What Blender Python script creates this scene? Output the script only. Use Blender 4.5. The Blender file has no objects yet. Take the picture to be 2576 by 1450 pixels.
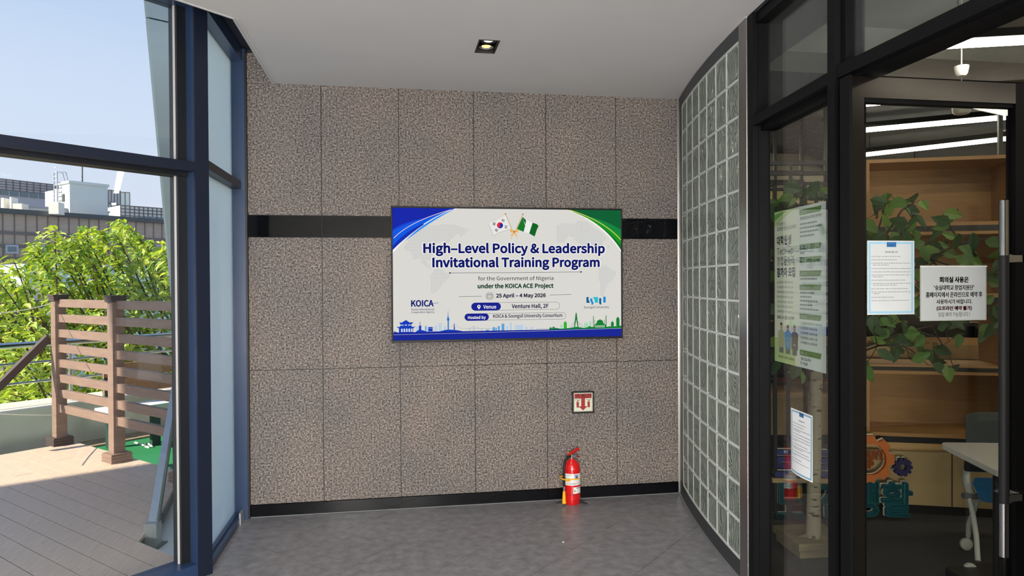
import bpy, bmesh, math, random
from mathutils import Vector, Matrix
random.seed(7)
PI=math.pi
SC=bpy.context.scene; COL=SC.collection
# ------------------------------------------------------------------ camera, world, sun, lamps, exposure
FPX=1770.1; W0,H0=2576,1450
yaw,pit,rol=map(math.radians,(9.456,-0.504,-0.334))
CAMP=Vector((0,0,1.575))
CF=Vector((math.sin(yaw)*math.cos(pit),math.cos(yaw)*math.cos(pit),math.sin(pit)))
_r=Vector((math.cos(yaw),-math.sin(yaw),0)); _u=_r.cross(CF)
CR=_r*math.cos(rol)+_u*math.sin(rol); CU=_u*math.cos(rol)-_r*math.sin(rol)
cam=bpy.data.cameras.new('camera'); co=bpy.data.objects.new('camera',cam); COL.objects.link(co)
m=Matrix((CR,CU,-CF)).transposed().to_4x4(); m.translation=CAMP; co.matrix_world=m
cam.sensor_width=36; cam.lens=FPX/W0*36; cam.clip_start=.05; cam.clip_end=500
SC.camera=co
vs=SC.view_settings; vs.view_transform='Standard'; vs.look='None'; vs.exposure=0.0; vs.gamma=1; vs.use_curve_mapping=False
SUN_AZ,SUN_EL=248.0,35.0
def s2l(c): return tuple((x/12.92 if x<=.04045 else ((x+.055)/1.055)**2.4) for x in (v/255 for v in c))
wd=bpy.data.worlds.new('sky'); SC.world=wd; wd.use_nodes=True; nt=wd.node_tree; nt.nodes.clear()
wo=nt.nodes.new('ShaderNodeOutputWorld'); bg=nt.nodes.new('ShaderNodeBackground'); rp=nt.nodes.new('ShaderNodeValToRGB')
tc=nt.nodes.new('ShaderNodeTexCoord'); sx=nt.nodes.new('ShaderNodeSeparateXYZ')
nt.links.new(tc.outputs['Generated'],sx.inputs[0]); nt.links.new(sx.outputs['Z'],rp.inputs[0])
nt.links.new(rp.outputs[0],bg.inputs[0]); nt.links.new(bg.outputs[0],wo.inputs[0])
e=rp.color_ramp.elements; e[0].position=0; e[0].color=(*s2l((222,224,238)),1); e[1].position=1; e[1].color=(*s2l((120,155,222)),1)
for p,c in ((.12,(214,221,240)),(.25,(202,215,240)),(.4,(182,203,236))):
    k=e.new(p); k.color=(*s2l(c),1)
bg.inputs[1].default_value=1.2
sl=bpy.data.lights.new('sun','SUN'); sl.energy=11; sl.color=(1,.88,.70); sl.angle=.005
so=bpy.data.objects.new('sun',sl); COL.objects.link(so)
a,el=math.radians(SUN_AZ),math.radians(SUN_EL)
so.rotation_euler=Vector((math.sin(a)*math.cos(el),math.cos(a)*math.cos(el),math.sin(el))).to_track_quat('Z','Y').to_euler()
def area(name,loc,sx_,sy_,e_,col=(1,1,1),aim=(0,0,-1)):
    l=bpy.data.lights.new(name,'AREA'); l.shape='RECTANGLE'; l.size=sx_; l.size_y=sy_; l.energy=e_; l.color=col
    o=bpy.data.objects.new(name,l); COL.objects.link(o); o.location=loc
    o.rotation_euler=(-Vector(aim)).to_track_quat('Z','Y').to_euler(); return o
# unseen fill lights added to brighten the lobby, none of them real fittings
area('lobby_fill',(-.2,.4,2.9),1.2,.4,62,(1,.97,.94)); area('lobby_fill',(.3,-1.8,2.9),1.2,.5,62,(1,.96,.92))
def add_fill(loc,e_,col=(1,.96,.92)):
    l=bpy.data.lights.new('point_fill','POINT'); l.energy=e_; l.color=col; l.shadow_soft_size=.25
    o=bpy.data.objects.new('point_fill',l); COL.objects.link(o); o.location=loc
add_fill((-.8,-2.3,1.15),600); add_fill((.3,-3.2,1.1),480); add_fill((-.4,-.9,.75),135)  # added low and out of frame to lift the lower wall and ceiling
# ------------------------------------------------------------------ placing helpers
def ray(px,py): return CF*FPX+CR*(px-W0/2)-CU*(py-H0/2)
def atD(px,py,D): return CAMP+ray(px,py)*(D/FPX)
def atY(px,py,Y): d=ray(px,py); return CAMP+d*((Y-CAMP.y)/d.y)
def atZ(px,py,z=0): d=ray(px,py); return CAMP+d*((z-CAMP.z)/d.z)
def hdir(az): a=math.radians(az); return Vector((math.sin(a),math.cos(a),0))
def atP(px,py,P,az):
    n=hdir(az+90); d=ray(px,py); q=Vector((P[0],P[1],0)); return CAMP+d*((q-CAMP).dot(n)/d.dot(n))
class FR:   # horizontal frame: x along az, y to its left, z up
    def __init__(s,O,az=90): s.O=Vector(O); s.x=hdir(az); s.y=Vector((-s.x.y,s.x.x,0)); s.z=Vector((0,0,1)); s.az=az
    def __call__(s,x,y=0,z=0): return s.O+s.x*x+s.y*y+s.z*z
    def loc(s,P): d=Vector(P)-s.O; return (d.dot(s.x),d.dot(s.y),d.z)
WF=FR((0,0,0),90)
WL={}
def tag(o,label=None,cat=None,group=None,kind=None):
    if label:o['label']=label
    if cat:o['category']=cat
    if group:o['group']=group
    if kind:o['kind']=kind
    return o
def empty(name,loc,label=None,cat=None,group=None,kind=None):
    o=bpy.data.objects.new(name,None); COL.objects.link(o); o.location=loc; o.empty_display_size=.1; WL[o]=Vector(loc)
    return tag(o,label,cat,group,kind)
_txt={}
try: FONT=bpy.data.fonts.load(bpy.utils.resource_path('LOCAL')+'/datafiles/fonts/Noto Sans CJK Regular.woff2')
except Exception: FONT=None
def text_data(body,bold=0.):
    k=(body,bold)
    if k in _txt: return _txt[k]
    c=bpy.data.curves.new('t','FONT'); c.body=body; c.offset=bold
    if FONT: c.font=FONT
    c.resolution_u=3; c.fill_mode='FRONT'
    o=bpy.data.objects.new('t',c); COL.objects.link(o); dg=bpy.context.evaluated_depsgraph_get(); dg.update()
    me=bpy.data.meshes.new_from_object(o.evaluated_get(dg))
    V=[(v.co.x,v.co.y) for v in me.vertices]; Fs=[tuple(p.vertices) for p in me.polygons]
    bpy.data.objects.remove(o); bpy.data.curves.remove(c); bpy.data.meshes.remove(me)
    x0=min(v[0] for v in V);x1=max(v[0] for v in V);y0=min(v[1] for v in V);y1=max(v[1] for v in V)
    _txt[k]=([((x-x0)/(x1-x0),(y-y0)/(y1-y0)) for x,y in V],Fs); return _txt[k]
class MB:
    def __init__(s): s.v=[]; s.f=[]
    def add(s,vs_,fs):
        n=len(s.v); s.v+= [Vector(v) for v in vs_]; s.f+=[tuple(n+i for i in f) for f in fs]; return s
    def box(s,x0,x1,y0,y1,z0,z1,fr=WF):
        P=[fr(x,y,z) for z in (z0,z1) for x,y in ((x0,y0),(x1,y0),(x1,y1),(x0,y1))]
        return s.add(P,[(3,2,1,0),(4,5,6,7),(0,1,5,4),(1,2,6,5),(2,3,7,6),(3,0,4,7)])
    def hexa(s,P): return s.add(P,[(3,2,1,0),(4,5,6,7),(0,1,5,4),(1,2,6,5),(2,3,7,6),(3,0,4,7)])
    def prism(s,poly,f0,f1):    # poly: 2D points; f0,f1 map (u,v)->world for the two caps
        n=len(poly); A=[f0(*p) for p in poly]; B=[f1(*p) for p in poly]
        return s.add(A+B,[tuple(range(n-1,-1,-1)),tuple(range(n,2*n))]+[(i,(i+1)%n,n+(i+1)%n,n+i) for i in range(n)])
    def flat(s,poly,f): n=len(poly); return s.add([f(*p) for p in poly],[tuple(range(n))])
    def tube(s,pts,r,n=10,caps=True):
        pts=[Vector(p) for p in pts]; R=r if isinstance(r,(list,tuple)) else [r]*len(pts)
        b=len(s.v); up=None
        for i,p in enumerate(pts):
            t=(pts[min(i+1,len(pts)-1)]-pts[max(i-1,0)]).normalized()
            if up is None:
                up=t.orthogonal().normalized()
            up=(up-t*up.dot(t)).normalized(); w=t.cross(up)
            s.v+=[p+(up*math.cos(2*PI*k/n)+w*math.sin(2*PI*k/n))*R[i] for k in range(n)]
        for i in range(len(pts)-1):
            for k in range(n):
                a_=b+i*n+k; c_=b+i*n+(k+1)%n; s.f.append((a_,c_,c_+n,a_+n))
        if caps: s.f.append(tuple(b+k for k in range(n-1,-1,-1))); s.f.append(tuple(b+(len(pts)-1)*n+k for k in range(n)))
        return s
    def lathe(s,prof,c,n=28,ax=None):   # prof [(r,h)]
        z=Vector(ax or (0,0,1)).normalized(); x=z.orthogonal().normalized(); y=z.cross(x); c=Vector(c); b=len(s.v)
        for r,h in prof: s.v+=[c+z*h+(x*math.cos(2*PI*k/n)+y*math.sin(2*PI*k/n))*max(r,1e-4) for k in range(n)]
        for i in range(len(prof)-1):
            for k in range(n): a_=b+i*n+k; c_=b+i*n+(k+1)%n; s.f.append((a_,c_,c_+n,a_+n))
        s.f.append(tuple(b+k for k in range(n-1,-1,-1))); s.f.append(tuple(b+(len(prof)-1)*n+k for k in range(n)))
        return s
    def text(s,body,f,u0,v0,u1,v1,bold=0.):   # lower left (u0,v0), upper right (u1,v1)
        V,Fs=text_data(body,0.); h=v1-v0; q_=abs(h)*bold*1.1; Fs=[tuple(x) for x in Fs]
        for dx,dy in (((0,0),) if bold<=0 else ((0,0),(q_,0),(-q_,0),(0,q_),(0,-q_),(q_*.7,q_*.7),(-q_*.7,-q_*.7),(q_*.7,-q_*.7),(-q_*.7,q_*.7))):
            s.add([f(u0+x*(u1-u0)+dx,v0+y*h+dy) for x,y in V],Fs)
        return s
    def text3(s,body,f0,f1,u0,v0,u1,v1,bold=0.):
        V,Fs=text_data(body,0.); n=len(V); ed={}
        for f in Fs:
            for i in range(len(f)): ed[(f[i],f[(i+1)%len(f)])]=1
        side=[(a_,b_,b_+n,a_+n) for (a_,b_) in ed if (b_,a_) not in ed]
        q_=(v1-v0)*bold
        for dx,dy in (((0,0),) if bold<=0 else ((0,0),(q_,0),(-q_,0),(0,q_),(0,-q_),(q_*.7,q_*.7),(-q_*.7,-q_*.7),(q_*.7,-q_*.7),(-q_*.7,q_*.7))):
            P=[(u0+x*(u1-u0)+dx,v0+y*(v1-v0)+dy) for x,y in V]
            s.add([f0(*p) for p in P]+[f1(*p) for p in P],[tuple(f) for f in Fs]+[tuple(i+n for i in reversed(f)) for f in Fs]+side)
        return s
    def build(s,name,mat,parent=None,loc=None,smooth=False,bevel=0,recalc=True,label=None,**kw):
        if parent is not None: L=WL[parent]
        elif loc is not None: L=Vector(loc)
        else:
            L=Vector(((min(v.x for v in s.v)+max(v.x for v in s.v))/2,(min(v.y for v in s.v)+max(v.y for v in s.v))/2,min(v.z for v in s.v)))
        me=bpy.data.meshes.new(name); me.from_pydata([v-L for v in s.v],[],s.f)
        if recalc:
            bm=bmesh.new(); bm.from_mesh(me); bmesh.ops.recalc_face_normals(bm,faces=bm.faces); bm.to_mesh(me); bm.free()
        if smooth: me.polygons.foreach_set('use_smooth',[True]*len(me.polygons)); me.set_sharp_from_angle(angle=.7)
        me.materials.append(mat); me.update()
        o=bpy.data.objects.new(name,me); COL.objects.link(o)
        if parent is not None: o.parent=parent; WL[o]=L
        else: o.location=L; WL[o]=L
        if bevel:
            b=o.modifiers.new('bevel','BEVEL'); b.width=bevel; b.segments=2; b.limit_method='ANGLE'
        return tag(o,label=label,**kw)
def share(o,parent,mtx,name=None):   # a linked copy with its own matrix (world), parented
    c=o.copy(); COL.objects.link(c); c.parent=parent
    c.matrix_local=Matrix.Translation(-WL[parent])@mtx if parent is not None else mtx
    return c
# ------------------------------------------------------------------ materials
def newmat(name):
    m=bpy.data.materials.new(name); m.use_nodes=True; n=m.node_tree; return m,n,n.nodes['Principled BSDF'],n.nodes['Material Output']
def mat(name,rgb,rough=.5,metal=0,var=0,vscale=8,bump=0,bscale=60,stretch=None,spec=.5,rgb2=None,coat=0,lin=False):
    m,n,b,o=newmat(name); c=rgb if lin else s2l(rgb)
    b.inputs['Base Color'].default_value=(*c,1); b.inputs['Roughness'].default_value=rough; b.inputs['Metallic'].default_value=metal
    b.inputs['Specular IOR Level'].default_value=spec; b.inputs['Coat Weight'].default_value=coat
    if var or bump or rgb2:
        t=n.nodes.new('ShaderNodeTexCoord'); mp=n.nodes.new('ShaderNodeMapping'); n.links.new(t.outputs['Object'],mp.inputs[0])
        if stretch: mp.inputs['Scale'].default_value=stretch
    if var or rgb2:
        nz=n.nodes.new('ShaderNodeTexNoise'); nz.inputs['Scale'].default_value=vscale; nz.inputs['Detail'].default_value=6; nz.inputs['Roughness'].default_value=.6
        n.links.new(mp.outputs[0],nz.inputs[0]); r=n.nodes.new('ShaderNodeValToRGB'); n.links.new(nz.outputs[0],r.inputs[0])
        c2=s2l(rgb2) if rgb2 else c
        r.color_ramp.elements[0].position=.3; r.color_ramp.elements[0].color=(*[x*(1-var) for x in c],1)
        r.color_ramp.elements[1].position=.7; r.color_ramp.elements[1].color=(*[min(1,x*(1+var)) for x in c2],1)
        n.links.new(r.outputs[0],b.inputs['Base Color'])
    if bump:
        nb=n.nodes.new('ShaderNodeTexNoise'); nb.inputs['Scale'].default_value=bscale; nb.inputs['Detail'].default_value=4; n.links.new(mp.outputs[0],nb.inputs[0])
        bp=n.nodes.new('ShaderNodeBump'); bp.inputs['Strength'].default_value=bump; bp.inputs['Distance'].default_value=.01
        n.links.new(nb.outputs[0],bp.inputs['Height']); n.links.new(bp.outputs[0],b.inputs['Normal'])
    return m
def emit(name,rgb,k=1.0):
    m,n,b,o=newmat(name); n.nodes.remove(b); e_=n.nodes.new('ShaderNodeEmission'); e_.inputs[0].default_value=(*s2l(rgb),1); e_.inputs[1].default_value=k
    n.links.new(e_.outputs[0],o.inputs[0]); return m
def pane_glass(name,tint=(.93,.96,.95),haze=0.,hc=(.6,.66,.68),ior_r=.045,rough=0.,film=False):
    m,n,b,o=newmat(name); n.nodes.remove(b)
    tr=n.nodes.new('ShaderNodeBsdfTransparent'); tr.inputs[0].default_value=(*tint,1)
    gl=n.nodes.new('ShaderNodeBsdfGlossy'); gl.inputs['Roughness'].default_value=rough
    g=n.nodes.new('ShaderNodeNewGeometry'); dt=n.nodes.new('ShaderNodeVectorMath'); dt.operation='DOT_PRODUCT'
    n.links.new(g.outputs['Normal'],dt.inputs[0]); n.links.new(g.outputs['Incoming'],dt.inputs[1])
    def M(op,a_,b_=None):
        k=n.nodes.new('ShaderNodeMath'); k.operation=op
        for i,x in enumerate((a_,b_)):
            if x is None: continue
            if isinstance(x,(int,float)): k.inputs[i].default_value=x
            else: n.links.new(x,k.inputs[i])
        return k.outputs[0]
    c=M('ABSOLUTE',dt.outputs['Value']); q=M('POWER',M('SUBTRACT',1.0,c),5.0); R_=M('ADD',M('MULTIPLY',q,1-ior_r),ior_r)
    mx=n.nodes.new('ShaderNodeMixShader'); n.links.new(R_,mx.inputs[0]); n.links.new(tr.outputs[0],mx.inputs[1]); n.links.new(gl.outputs[0],mx.inputs[2])
    out=mx
    if haze:
        df=n.nodes.new('ShaderNodeBsdfTranslucent' if film else 'ShaderNodeBsdfDiffuse'); df.inputs[0].default_value=(*hc,1); m2=n.nodes.new('ShaderNodeMixShader'); m2.inputs[0].default_value=haze
        n.links.new(mx.outputs[0],m2.inputs[1]); n.links.new(df.outputs[0],m2.inputs[2]); out=m2
    n.links.new(out.outputs[0],o.inputs[0]); return m
def granite():
    m,n,b,o=newmat('rough_granite'); t=n.nodes.new('ShaderNodeTexCoord')
    v=n.nodes.new('ShaderNodeTexVoronoi'); v.inputs['Scale'].default_value=100; n.links.new(t.outputs['Object'],v.inputs[0])
    nz=n.nodes.new('ShaderNodeTexNoise'); nz.inputs['Scale'].default_value=88; nz.inputs['Detail'].default_value=5; n.links.new(t.outputs['Object'],nz.inputs[0])
    big=n.nodes.new('ShaderNodeTexNoise'); big.inputs['Scale'].default_value=2.2; big.inputs['Detail'].default_value=3; n.links.new(t.outputs['Object'],big.inputs[0])
    r=n.nodes.new('ShaderNodeValToRGB'); n.links.new(nz.outputs[0],r.inputs[0]); E_=r.color_ramp.elements
    E_[0].position=.34; E_[0].color=(.05,.045,.043,1); E_[1].position=.68; E_[1].color=(.39,.355,.32,1)
    k=E_.new(.45); k.color=(.145,.130,.119,1); k=E_.new(.54); k.color=(.224,.198,.178,1)
    r2=n.nodes.new('ShaderNodeValToRGB'); n.links.new(big.outputs[0],r2.inputs[0]); r2.color_ramp.elements[0].position=.35; r2.color_ramp.elements[0].color=(.84,.84,.86,1); r2.color_ramp.elements[1].position=.65; r2.color_ramp.elements[1].color=(1.06,1.0,.97,1)
    mx=n.nodes.new('ShaderNodeMix'); mx.data_type='RGBA'; mx.blend_type='MULTIPLY'; mx.inputs[0].default_value=1
    n.links.new(r.outputs[0],mx.inputs[6]); n.links.new(r2.outputs[0],mx.inputs[7]); n.links.new(mx.outputs[2],b.inputs['Base Color'])
    bp=n.nodes.new('ShaderNodeBump'); bp.inputs['Strength'].default_value=.8; bp.inputs['Distance'].default_value=.006
    n.links.new(v.outputs[0],bp.inputs['Height']); n.links.new(bp.outputs[0],b.inputs['Normal']); b.inputs['Roughness'].default_value=.8; return m
def wood(name,c1,c2,rough=.5,sc=(1.5,14,14),vs_=3,bump=.1):
    return mat(name,c1,rough,rgb2=c2,vscale=vs_,stretch=sc,bump=bump,bscale=12)
def blockglass():
    m,n,b,o=newmat('block_glass'); b.inputs['Base Color'].default_value=(.36,.41,.35,1); b.inputs['Roughness'].default_value=.1
    b.inputs['Transmission Weight'].default_value=.45; b.inputs['IOR'].default_value=1.45
    t=n.nodes.new('ShaderNodeTexCoord'); oi=n.nodes.new('ShaderNodeObjectInfo'); ad=n.nodes.new('ShaderNodeVectorMath'); ad.operation='ADD'
    n.links.new(t.outputs['Object'],ad.inputs[0])
    sc_=n.nodes.new('ShaderNodeVectorMath'); sc_.operation='SCALE'; sc_.inputs[3].default_value=3.0
    cb=n.nodes.new('ShaderNodeCombineXYZ'); n.links.new(oi.outputs['Random'],cb.inputs[0]); n.links.new(oi.outputs['Random'],cb.inputs[2]); n.links.new(cb.outputs[0],sc_.inputs[0]); n.links.new(sc_.outputs[0],ad.inputs[1])
    mp=n.nodes.new('ShaderNodeMapping'); mp.inputs['Scale'].default_value=(1,1,.45); n.links.new(ad.outputs[0],mp.inputs[0])
    nz=n.nodes.new('ShaderNodeTexNoise'); nz.inputs['Scale'].default_value=8.5; nz.inputs['Detail'].default_value=0; nz.inputs['Distortion'].default_value=1.2; n.links.new(mp.outputs[0],nz.inputs[0])
    md=n.nodes.new('ShaderNodeMath'); md.operation='PINGPONG'; md.inputs[1].default_value=.07; n.links.new(nz.outputs[0],md.inputs[0])
    bp=n.nodes.new('ShaderNodeBump'); bp.inputs['Strength'].default_value=1; bp.inputs['Distance'].default_value=.11
    n.links.new(md.outputs[0],bp.inputs['Height']); n.links.new(bp.outputs[0],b.inputs['Normal']); return m
M={}
M['granite']=granite()
M['blackstone']=mat('polished_black_stone',(14,15,18),.05,var=.2,vscale=3,spec=.22)
M['tile']=mat('grey_floor_tile',(120,119,123),.34,var=.34,vscale=16,bump=.1,bscale=80,spec=.5)
M['grout']=mat('floor_grout',(92,92,94),.8)
M['ceil']=mat('ceiling_paint',(196,195,194),.85,var=.02,vscale=1.5)
M['trimw']=mat('ceiling_edge_trim',(190,190,188),.6)
M['pocket']=mat('pocket_dark',(28,38,52),.6)
M['navy']=mat('navy_aluminium',(38,58,90),.3,var=.05,vscale=3,spec=.6)
M['navyshade']=mat('shaded_navy_aluminium',(20,27,44),.4,var=.05,vscale=3,spec=.4)  # navy darkened: shade on the inward frame faces put into the colour
M['navydark']=mat('dark_gasket',(12,15,22),.5)
M['blackal']=mat('black_aluminium',(9,9,11),.55,var=.1,vscale=4,spec=.15)
M['gasket']=mat('rubber_gasket',(70,70,68),.6)
M['blacksteel']=mat('polished_dark_steel',(46,43,40),.2,metal=.8,var=.2,vscale=3,stretch=(1,1,.4))
M['steel']=mat('brushed_stainless',(160,158,155),.33,metal=1,var=.06,vscale=40,stretch=(8,8,.2))
M['chrome']=mat('polished_stainless',(200,200,200),.14,metal=1)
M['mortar']=mat('white_block_grid',(205,210,204),.6)
M['darkbase']=mat('dark_grey_curb',(52,53,56),.4,var=.15,vscale=4)
M['curblip']=mat('light_curb_edge',(112,116,116),.5)
M['glassblock']=blockglass()
M['win']=pane_glass('clear_window_glass',(.95,.975,.97))
M['win2']=pane_glass('dusty_window_glass',(.86,.94,.96),haze=.62,hc=(.86,.95,.93),film=True)
M['shop']=pane_glass('storefront_glass',(.88,.90,.88),ior_r=.045)
M['shop3']=pane_glass('narrow_storefront_glass',(.91,.93,.91),ior_r=.075)
M['transomglass']=pane_glass('dusty_transom_glass',(.85,.88,.87),haze=.05,hc=(.5,.52,.52),ior_r=.07)
M['red']=mat('red_paint',(205,18,20),.22,coat=.5)
M['darkred']=mat('dark_red_plastic',(150,22,26),.35)
M['black']=mat('black_plastic',(14,14,15),.45)
M['rubber']=mat('black_rubber',(20,20,21),.6)
M['yellow']=mat('yellow_plastic',(236,176,20),.45)
M['white']=mat('white_plastic',(226,226,222),.5)
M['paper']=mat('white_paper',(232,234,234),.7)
M['paperdim']=mat('white_paper_dimmed',(172,176,176),.8)  # white paper, its grey stands in for dim light behind the door glass
M['stkblue']=mat('printed_blue',(35,60,150),.6)
M['ink']=mat('printed_ink',(28,30,34),.7)
M['inkgrey']=mat('printed_grey',(120,124,126),.7)
M['inkred']=mat('printed_red',(150,20,34),.7)
M['bluegrey']=mat('printed_border_blue',(124,168,190),.7)
M['darkblue']=mat('printed_label_blue',(28,86,140),.7)
M['green']=mat('printed_green',(92,132,58),.7)
M['palegreen']=mat('printed_pale_green',(196,214,150),.7)
M['signred']=mat('sign_red',(150,26,30),.5)
M['signcream']=mat('sign_cream',(205,212,190),.5)
M['deck']=wood('composite_deck_board',(188,166,148),(208,185,165),.6,sc=(14,1.5,14),vs_=4,bump=.25)
M['fence']=mat('brown_composite',(122,100,90),.55,rgb2=(138,114,103),vscale=5,stretch=(1,1,6),bump=.1,bscale=40)
M['fencedark']=mat('dark_brown_cap',(72,60,58),.6,bump=.1)
M['slab']=mat('white_painted_slab',(214,218,218),.6,var=.08,vscale=4)
M['turf']=mat('green_turf',(22,120,70),.9,var=.15,vscale=60,bump=.4,bscale=400)
M['dirt']=mat('dry_soil',(150,132,100),.95,var=.3,vscale=12,bump=.5)
M['parapet']=mat('painted_concrete',(206,196,184),.85,var=.06,vscale=3,bump=.15,bscale=30)
M['pylon']=mat('grey_cladding',(172,184,182),.6,var=.03,vscale=2)
M['galv']=mat('galvanised_steel',(164,168,168),.4,metal=.5,var=.05,vscale=20)
M['fascia']=mat('deck_fascia_steel',(100,112,116),.5,var=.1)
M['bark']=mat('tree_bark',(84,70,56),.9,var=.3,vscale=20,bump=.4)
def leafmat(name,rgb,tr=.35):
    m,n,b,o=newmat(name); b.inputs['Base Color'].default_value=(*s2l(rgb),1); b.inputs['Roughness'].default_value=.5
    t=n.nodes.new('ShaderNodeBsdfTranslucent'); t.inputs[0].default_value=(*s2l((min(255,rgb[0]+30),min(255,rgb[1]+20),rgb[2]//2)),1)
    x=n.nodes.new('ShaderNodeMixShader'); x.inputs[0].default_value=tr; n.links.new(b.outputs[0],x.inputs[1]); n.links.new(t.outputs[0],x.inputs[2]); n.links.new(x.outputs[0],o.inputs[0])
    return m
M['leafA']=leafmat('bright_leaf',(164,190,84)); M['leafB']=leafmat('mid_leaf',(122,158,76)); M['leafC']=leafmat('pale_leaf',(204,216,126))
M['ileafA']=leafmat('silk_leaf_dark',(52,84,48),.2); M['ileafB']=leafmat('silk_leaf_mid',(84,124,54),.25); M['ileafC']=leafmat('silk_leaf_light',(120,154,72),.3)
M['ply']=wood('plywood',(166,122,74),(184,138,88),.5,sc=(2,2,18),vs_=3,bump=.05)
M['plyedge']=wood('plywood_edge',(186,148,98),(200,162,112),.5,sc=(2,2,30),vs_=4,bump=.05)
M['cab']=mat('beige_laminate',(176,150,108),.5,var=.06,vscale=6)
M['wallroom']=mat('room_beige_wall',(196,186,168),.85,var=.03,vscale=1)
M['roomceil']=mat('room_dark_ceiling',(64,64,66),.9,var=.25,vscale=5,bump=.2,bscale=10)
M['concrete']=mat('raw_concrete',(150,150,144),.85,var=.12,vscale=3,bump=.15,bscale=14)
M['beamwood']=mat('brown_grey_beam',(150,138,122),.8,var=.15,vscale=8)
M['carpet']=mat('dark_grey_carpet',(70,68,68),.9,var=.12,vscale=60)
M['blackmetal']=mat('black_shelf_metal',(34,34,38),.4)
M['tube']=emit('light_tube',(255,247,228),26.)
M['tv']=emit('screen_white',(218,216,210),1.)
# ================================================================== LARGE STRUCTURE
YB=4.957; ZC=2.92
def curveX(Y): d=Y-3.346; return 1.782+d*.105+.053*d*d
# ---- lobby floor with tiles laid at 45 degrees
W1F=FR((-1.04,3.97,0),45)        # inner face plane of the slanted window wall, y outward
f=empty('floor',(0,0,0),kind='structure')
poly=[(-1.1,YB+.02),(2.16,YB+.02),(1.86,3.4),(1.76,2.5),(1.76,-4.05),(-6.1,-4.05),(-6.1,-1.15),(-1.1,3.95)]
MB().prism(poly,lambda x,y:Vector((x,y,-.12)),lambda x,y:Vector((x,y,-.004))).build('floor_bed',M['grout'],f)
def clip(P,n,d):     # keep n.p<=d
    out=[]
    for i in range(len(P)):
        A,B=P[i],P[(i+1)%len(P)]; a_=n[0]*A[0]+n[1]*A[1]-d; b_=n[0]*B[0]+n[1]*B[1]-d
        if a_<=0: out.append(A)
        if a_*b_<0: t=a_/(a_-b_); out.append((A[0]+(B[0]-A[0])*t,A[1]+(B[1]-A[1])*t))
    return out
q=math.sqrt(.5); T=.4525; g=.0012
S0=2.981; T0=.30
base=None
for i in range(-14,9):
    for j in range(-10,16):
        s0=S0+i*T; t0=T0+j*T
        P=[((s-t)*q,(s+t)*q) for s,t in ((s0+g,t0+g),(s0+T-g,t0+g),(s0+T-g,t0+T-g),(s0+g,t0+T-g))]
        cx=sum(p[0] for p in P)/4; cy=sum(p[1] for p in P)/4
        if cy<.6: continue
        P=clip(P,(0,1),YB+.01); P=clip(P,(-1,0),1.09) if P else P
        if not P: continue
        up=clip(P,(0,-1),-3.93) if max(p[1] for p in P)>3.93 else []
        lo=clip(clip(P,(0,1),3.93),(-q,q),q*(1.07+3.97)) if min(p[1] for p in P)<3.93 else []
        if min(p[0] for p in P)>-.9 and cy>3.5: up,lo=P,[]
        elif lo and not (min(p[0] for p in P)<-.6 and up): up,lo=([],lo) if not up else (up,lo)
        for P in (up,lo):
          if len(P)<3: continue
          if cy>3.35: A,B=(1.83,3.35),(2.13,4.95)
          elif cy>2.5: A,B=(1.75,2.5),(1.83,3.35)
          else: A,B=(1.75,0),(1.75,2.5)
          n=(B[1]-A[1],-(B[0]-A[0])); P=clip(P,n,n[0]*A[0]+n[1]*A[1])
          if len(P)>2:
            z=random.uniform(-.0002,.0002)
            MB().prism(P,lambda x,y:Vector((x,y,-.004)),lambda x,y:Vector((x,y,z))).build('tile',M['tile'],f)
MB().box(-6.1,1.76,-4.05,.9,-.004,.0).build('tile_field',M['tile'],f,kind='stuff')
# ---- ceiling with an opening for the downlight
dl=(.474,.584,3.890,4.103)
cp=[(-.791,YB),(-.791,3.76),(-5.6,-1.05),(-5.6,-4.05),(1.72,-4.05),(1.70,2.5),(1.782,3.346)]+[(curveX(Y),Y) for Y in (3.6,3.9,4.2,4.5,4.75)]+[(2.09,YB)]
hole=[(dl[0],dl[2]),(dl[0],dl[3]),(dl[1],dl[3]),(dl[1],dl[2])]
cp2=cp+[cp[0]]+[hole[1],hole[2],hole[3],hole[0],hole[1]]
c=empty('ceiling',(0,0,ZC),kind='structure')
def strips(z,z2):
    b=MB(); xs=dl
    return b
b=MB(); n=len(cp2); b.add([(x,y,ZC) for x,y in cp2],[tuple(range(n))]); n=len(cp); b.add([(x,y,ZC+.12) for x,y in cp],[tuple(range(n))])
for i in range(3): 
    A,B=cp[i],cp[i+1]; b.add([(*A,ZC),(*B,ZC),(*B,ZC+.12),(*A,ZC+.12)],[(0,1,2,3)])
b.build('ceiling_board',M['ceil'],c,recalc=False)
b=MB(); fr=FR((-.791,3.76,0),0); b.box(0,1.195,0,.012,ZC-.004,ZC+.03,fr); b.box(0,1.19,-.02,-.014,ZC-.002,ZC+.004,fr)
fr=FR((-.791,3.76,0),225); b.box(0,6.7,-.012,0,ZC-.004,ZC+.03,fr); b.build('edge_trim',M['trimw'],c)
b=MB()
for i in range(24):
    Y0=3.35+i*1.6/24; Y1=Y0+1.6/24; b.hexa([(curveX(Y0)-.012,Y0,ZC-.004),(curveX(Y0),Y0,ZC-.004),(curveX(Y1),Y1,ZC-.004),(curveX(Y1)-.012,Y1,ZC-.004)]+[(curveX(Y0)-.012,Y0,ZC+.002),(curveX(Y0),Y0,ZC+.002),(curveX(Y1),Y1,ZC+.002),(curveX(Y1)-.012,Y1,ZC+.002)])
b.build('edge_trim',M['trimw'],c)
b=MB().prism([(-1.2,YB),(-1.2,3.9),(-6.3,-1.2),(-6.3,-1.6),(-5.5,-1.6),(-.6,3.5),(-.6,YB)],lambda x,y:Vector((x,y,3.14)),lambda x,y:Vector((x,y,3.2)))
b.build('pocket_lid',M['pocket'],c)
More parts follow.
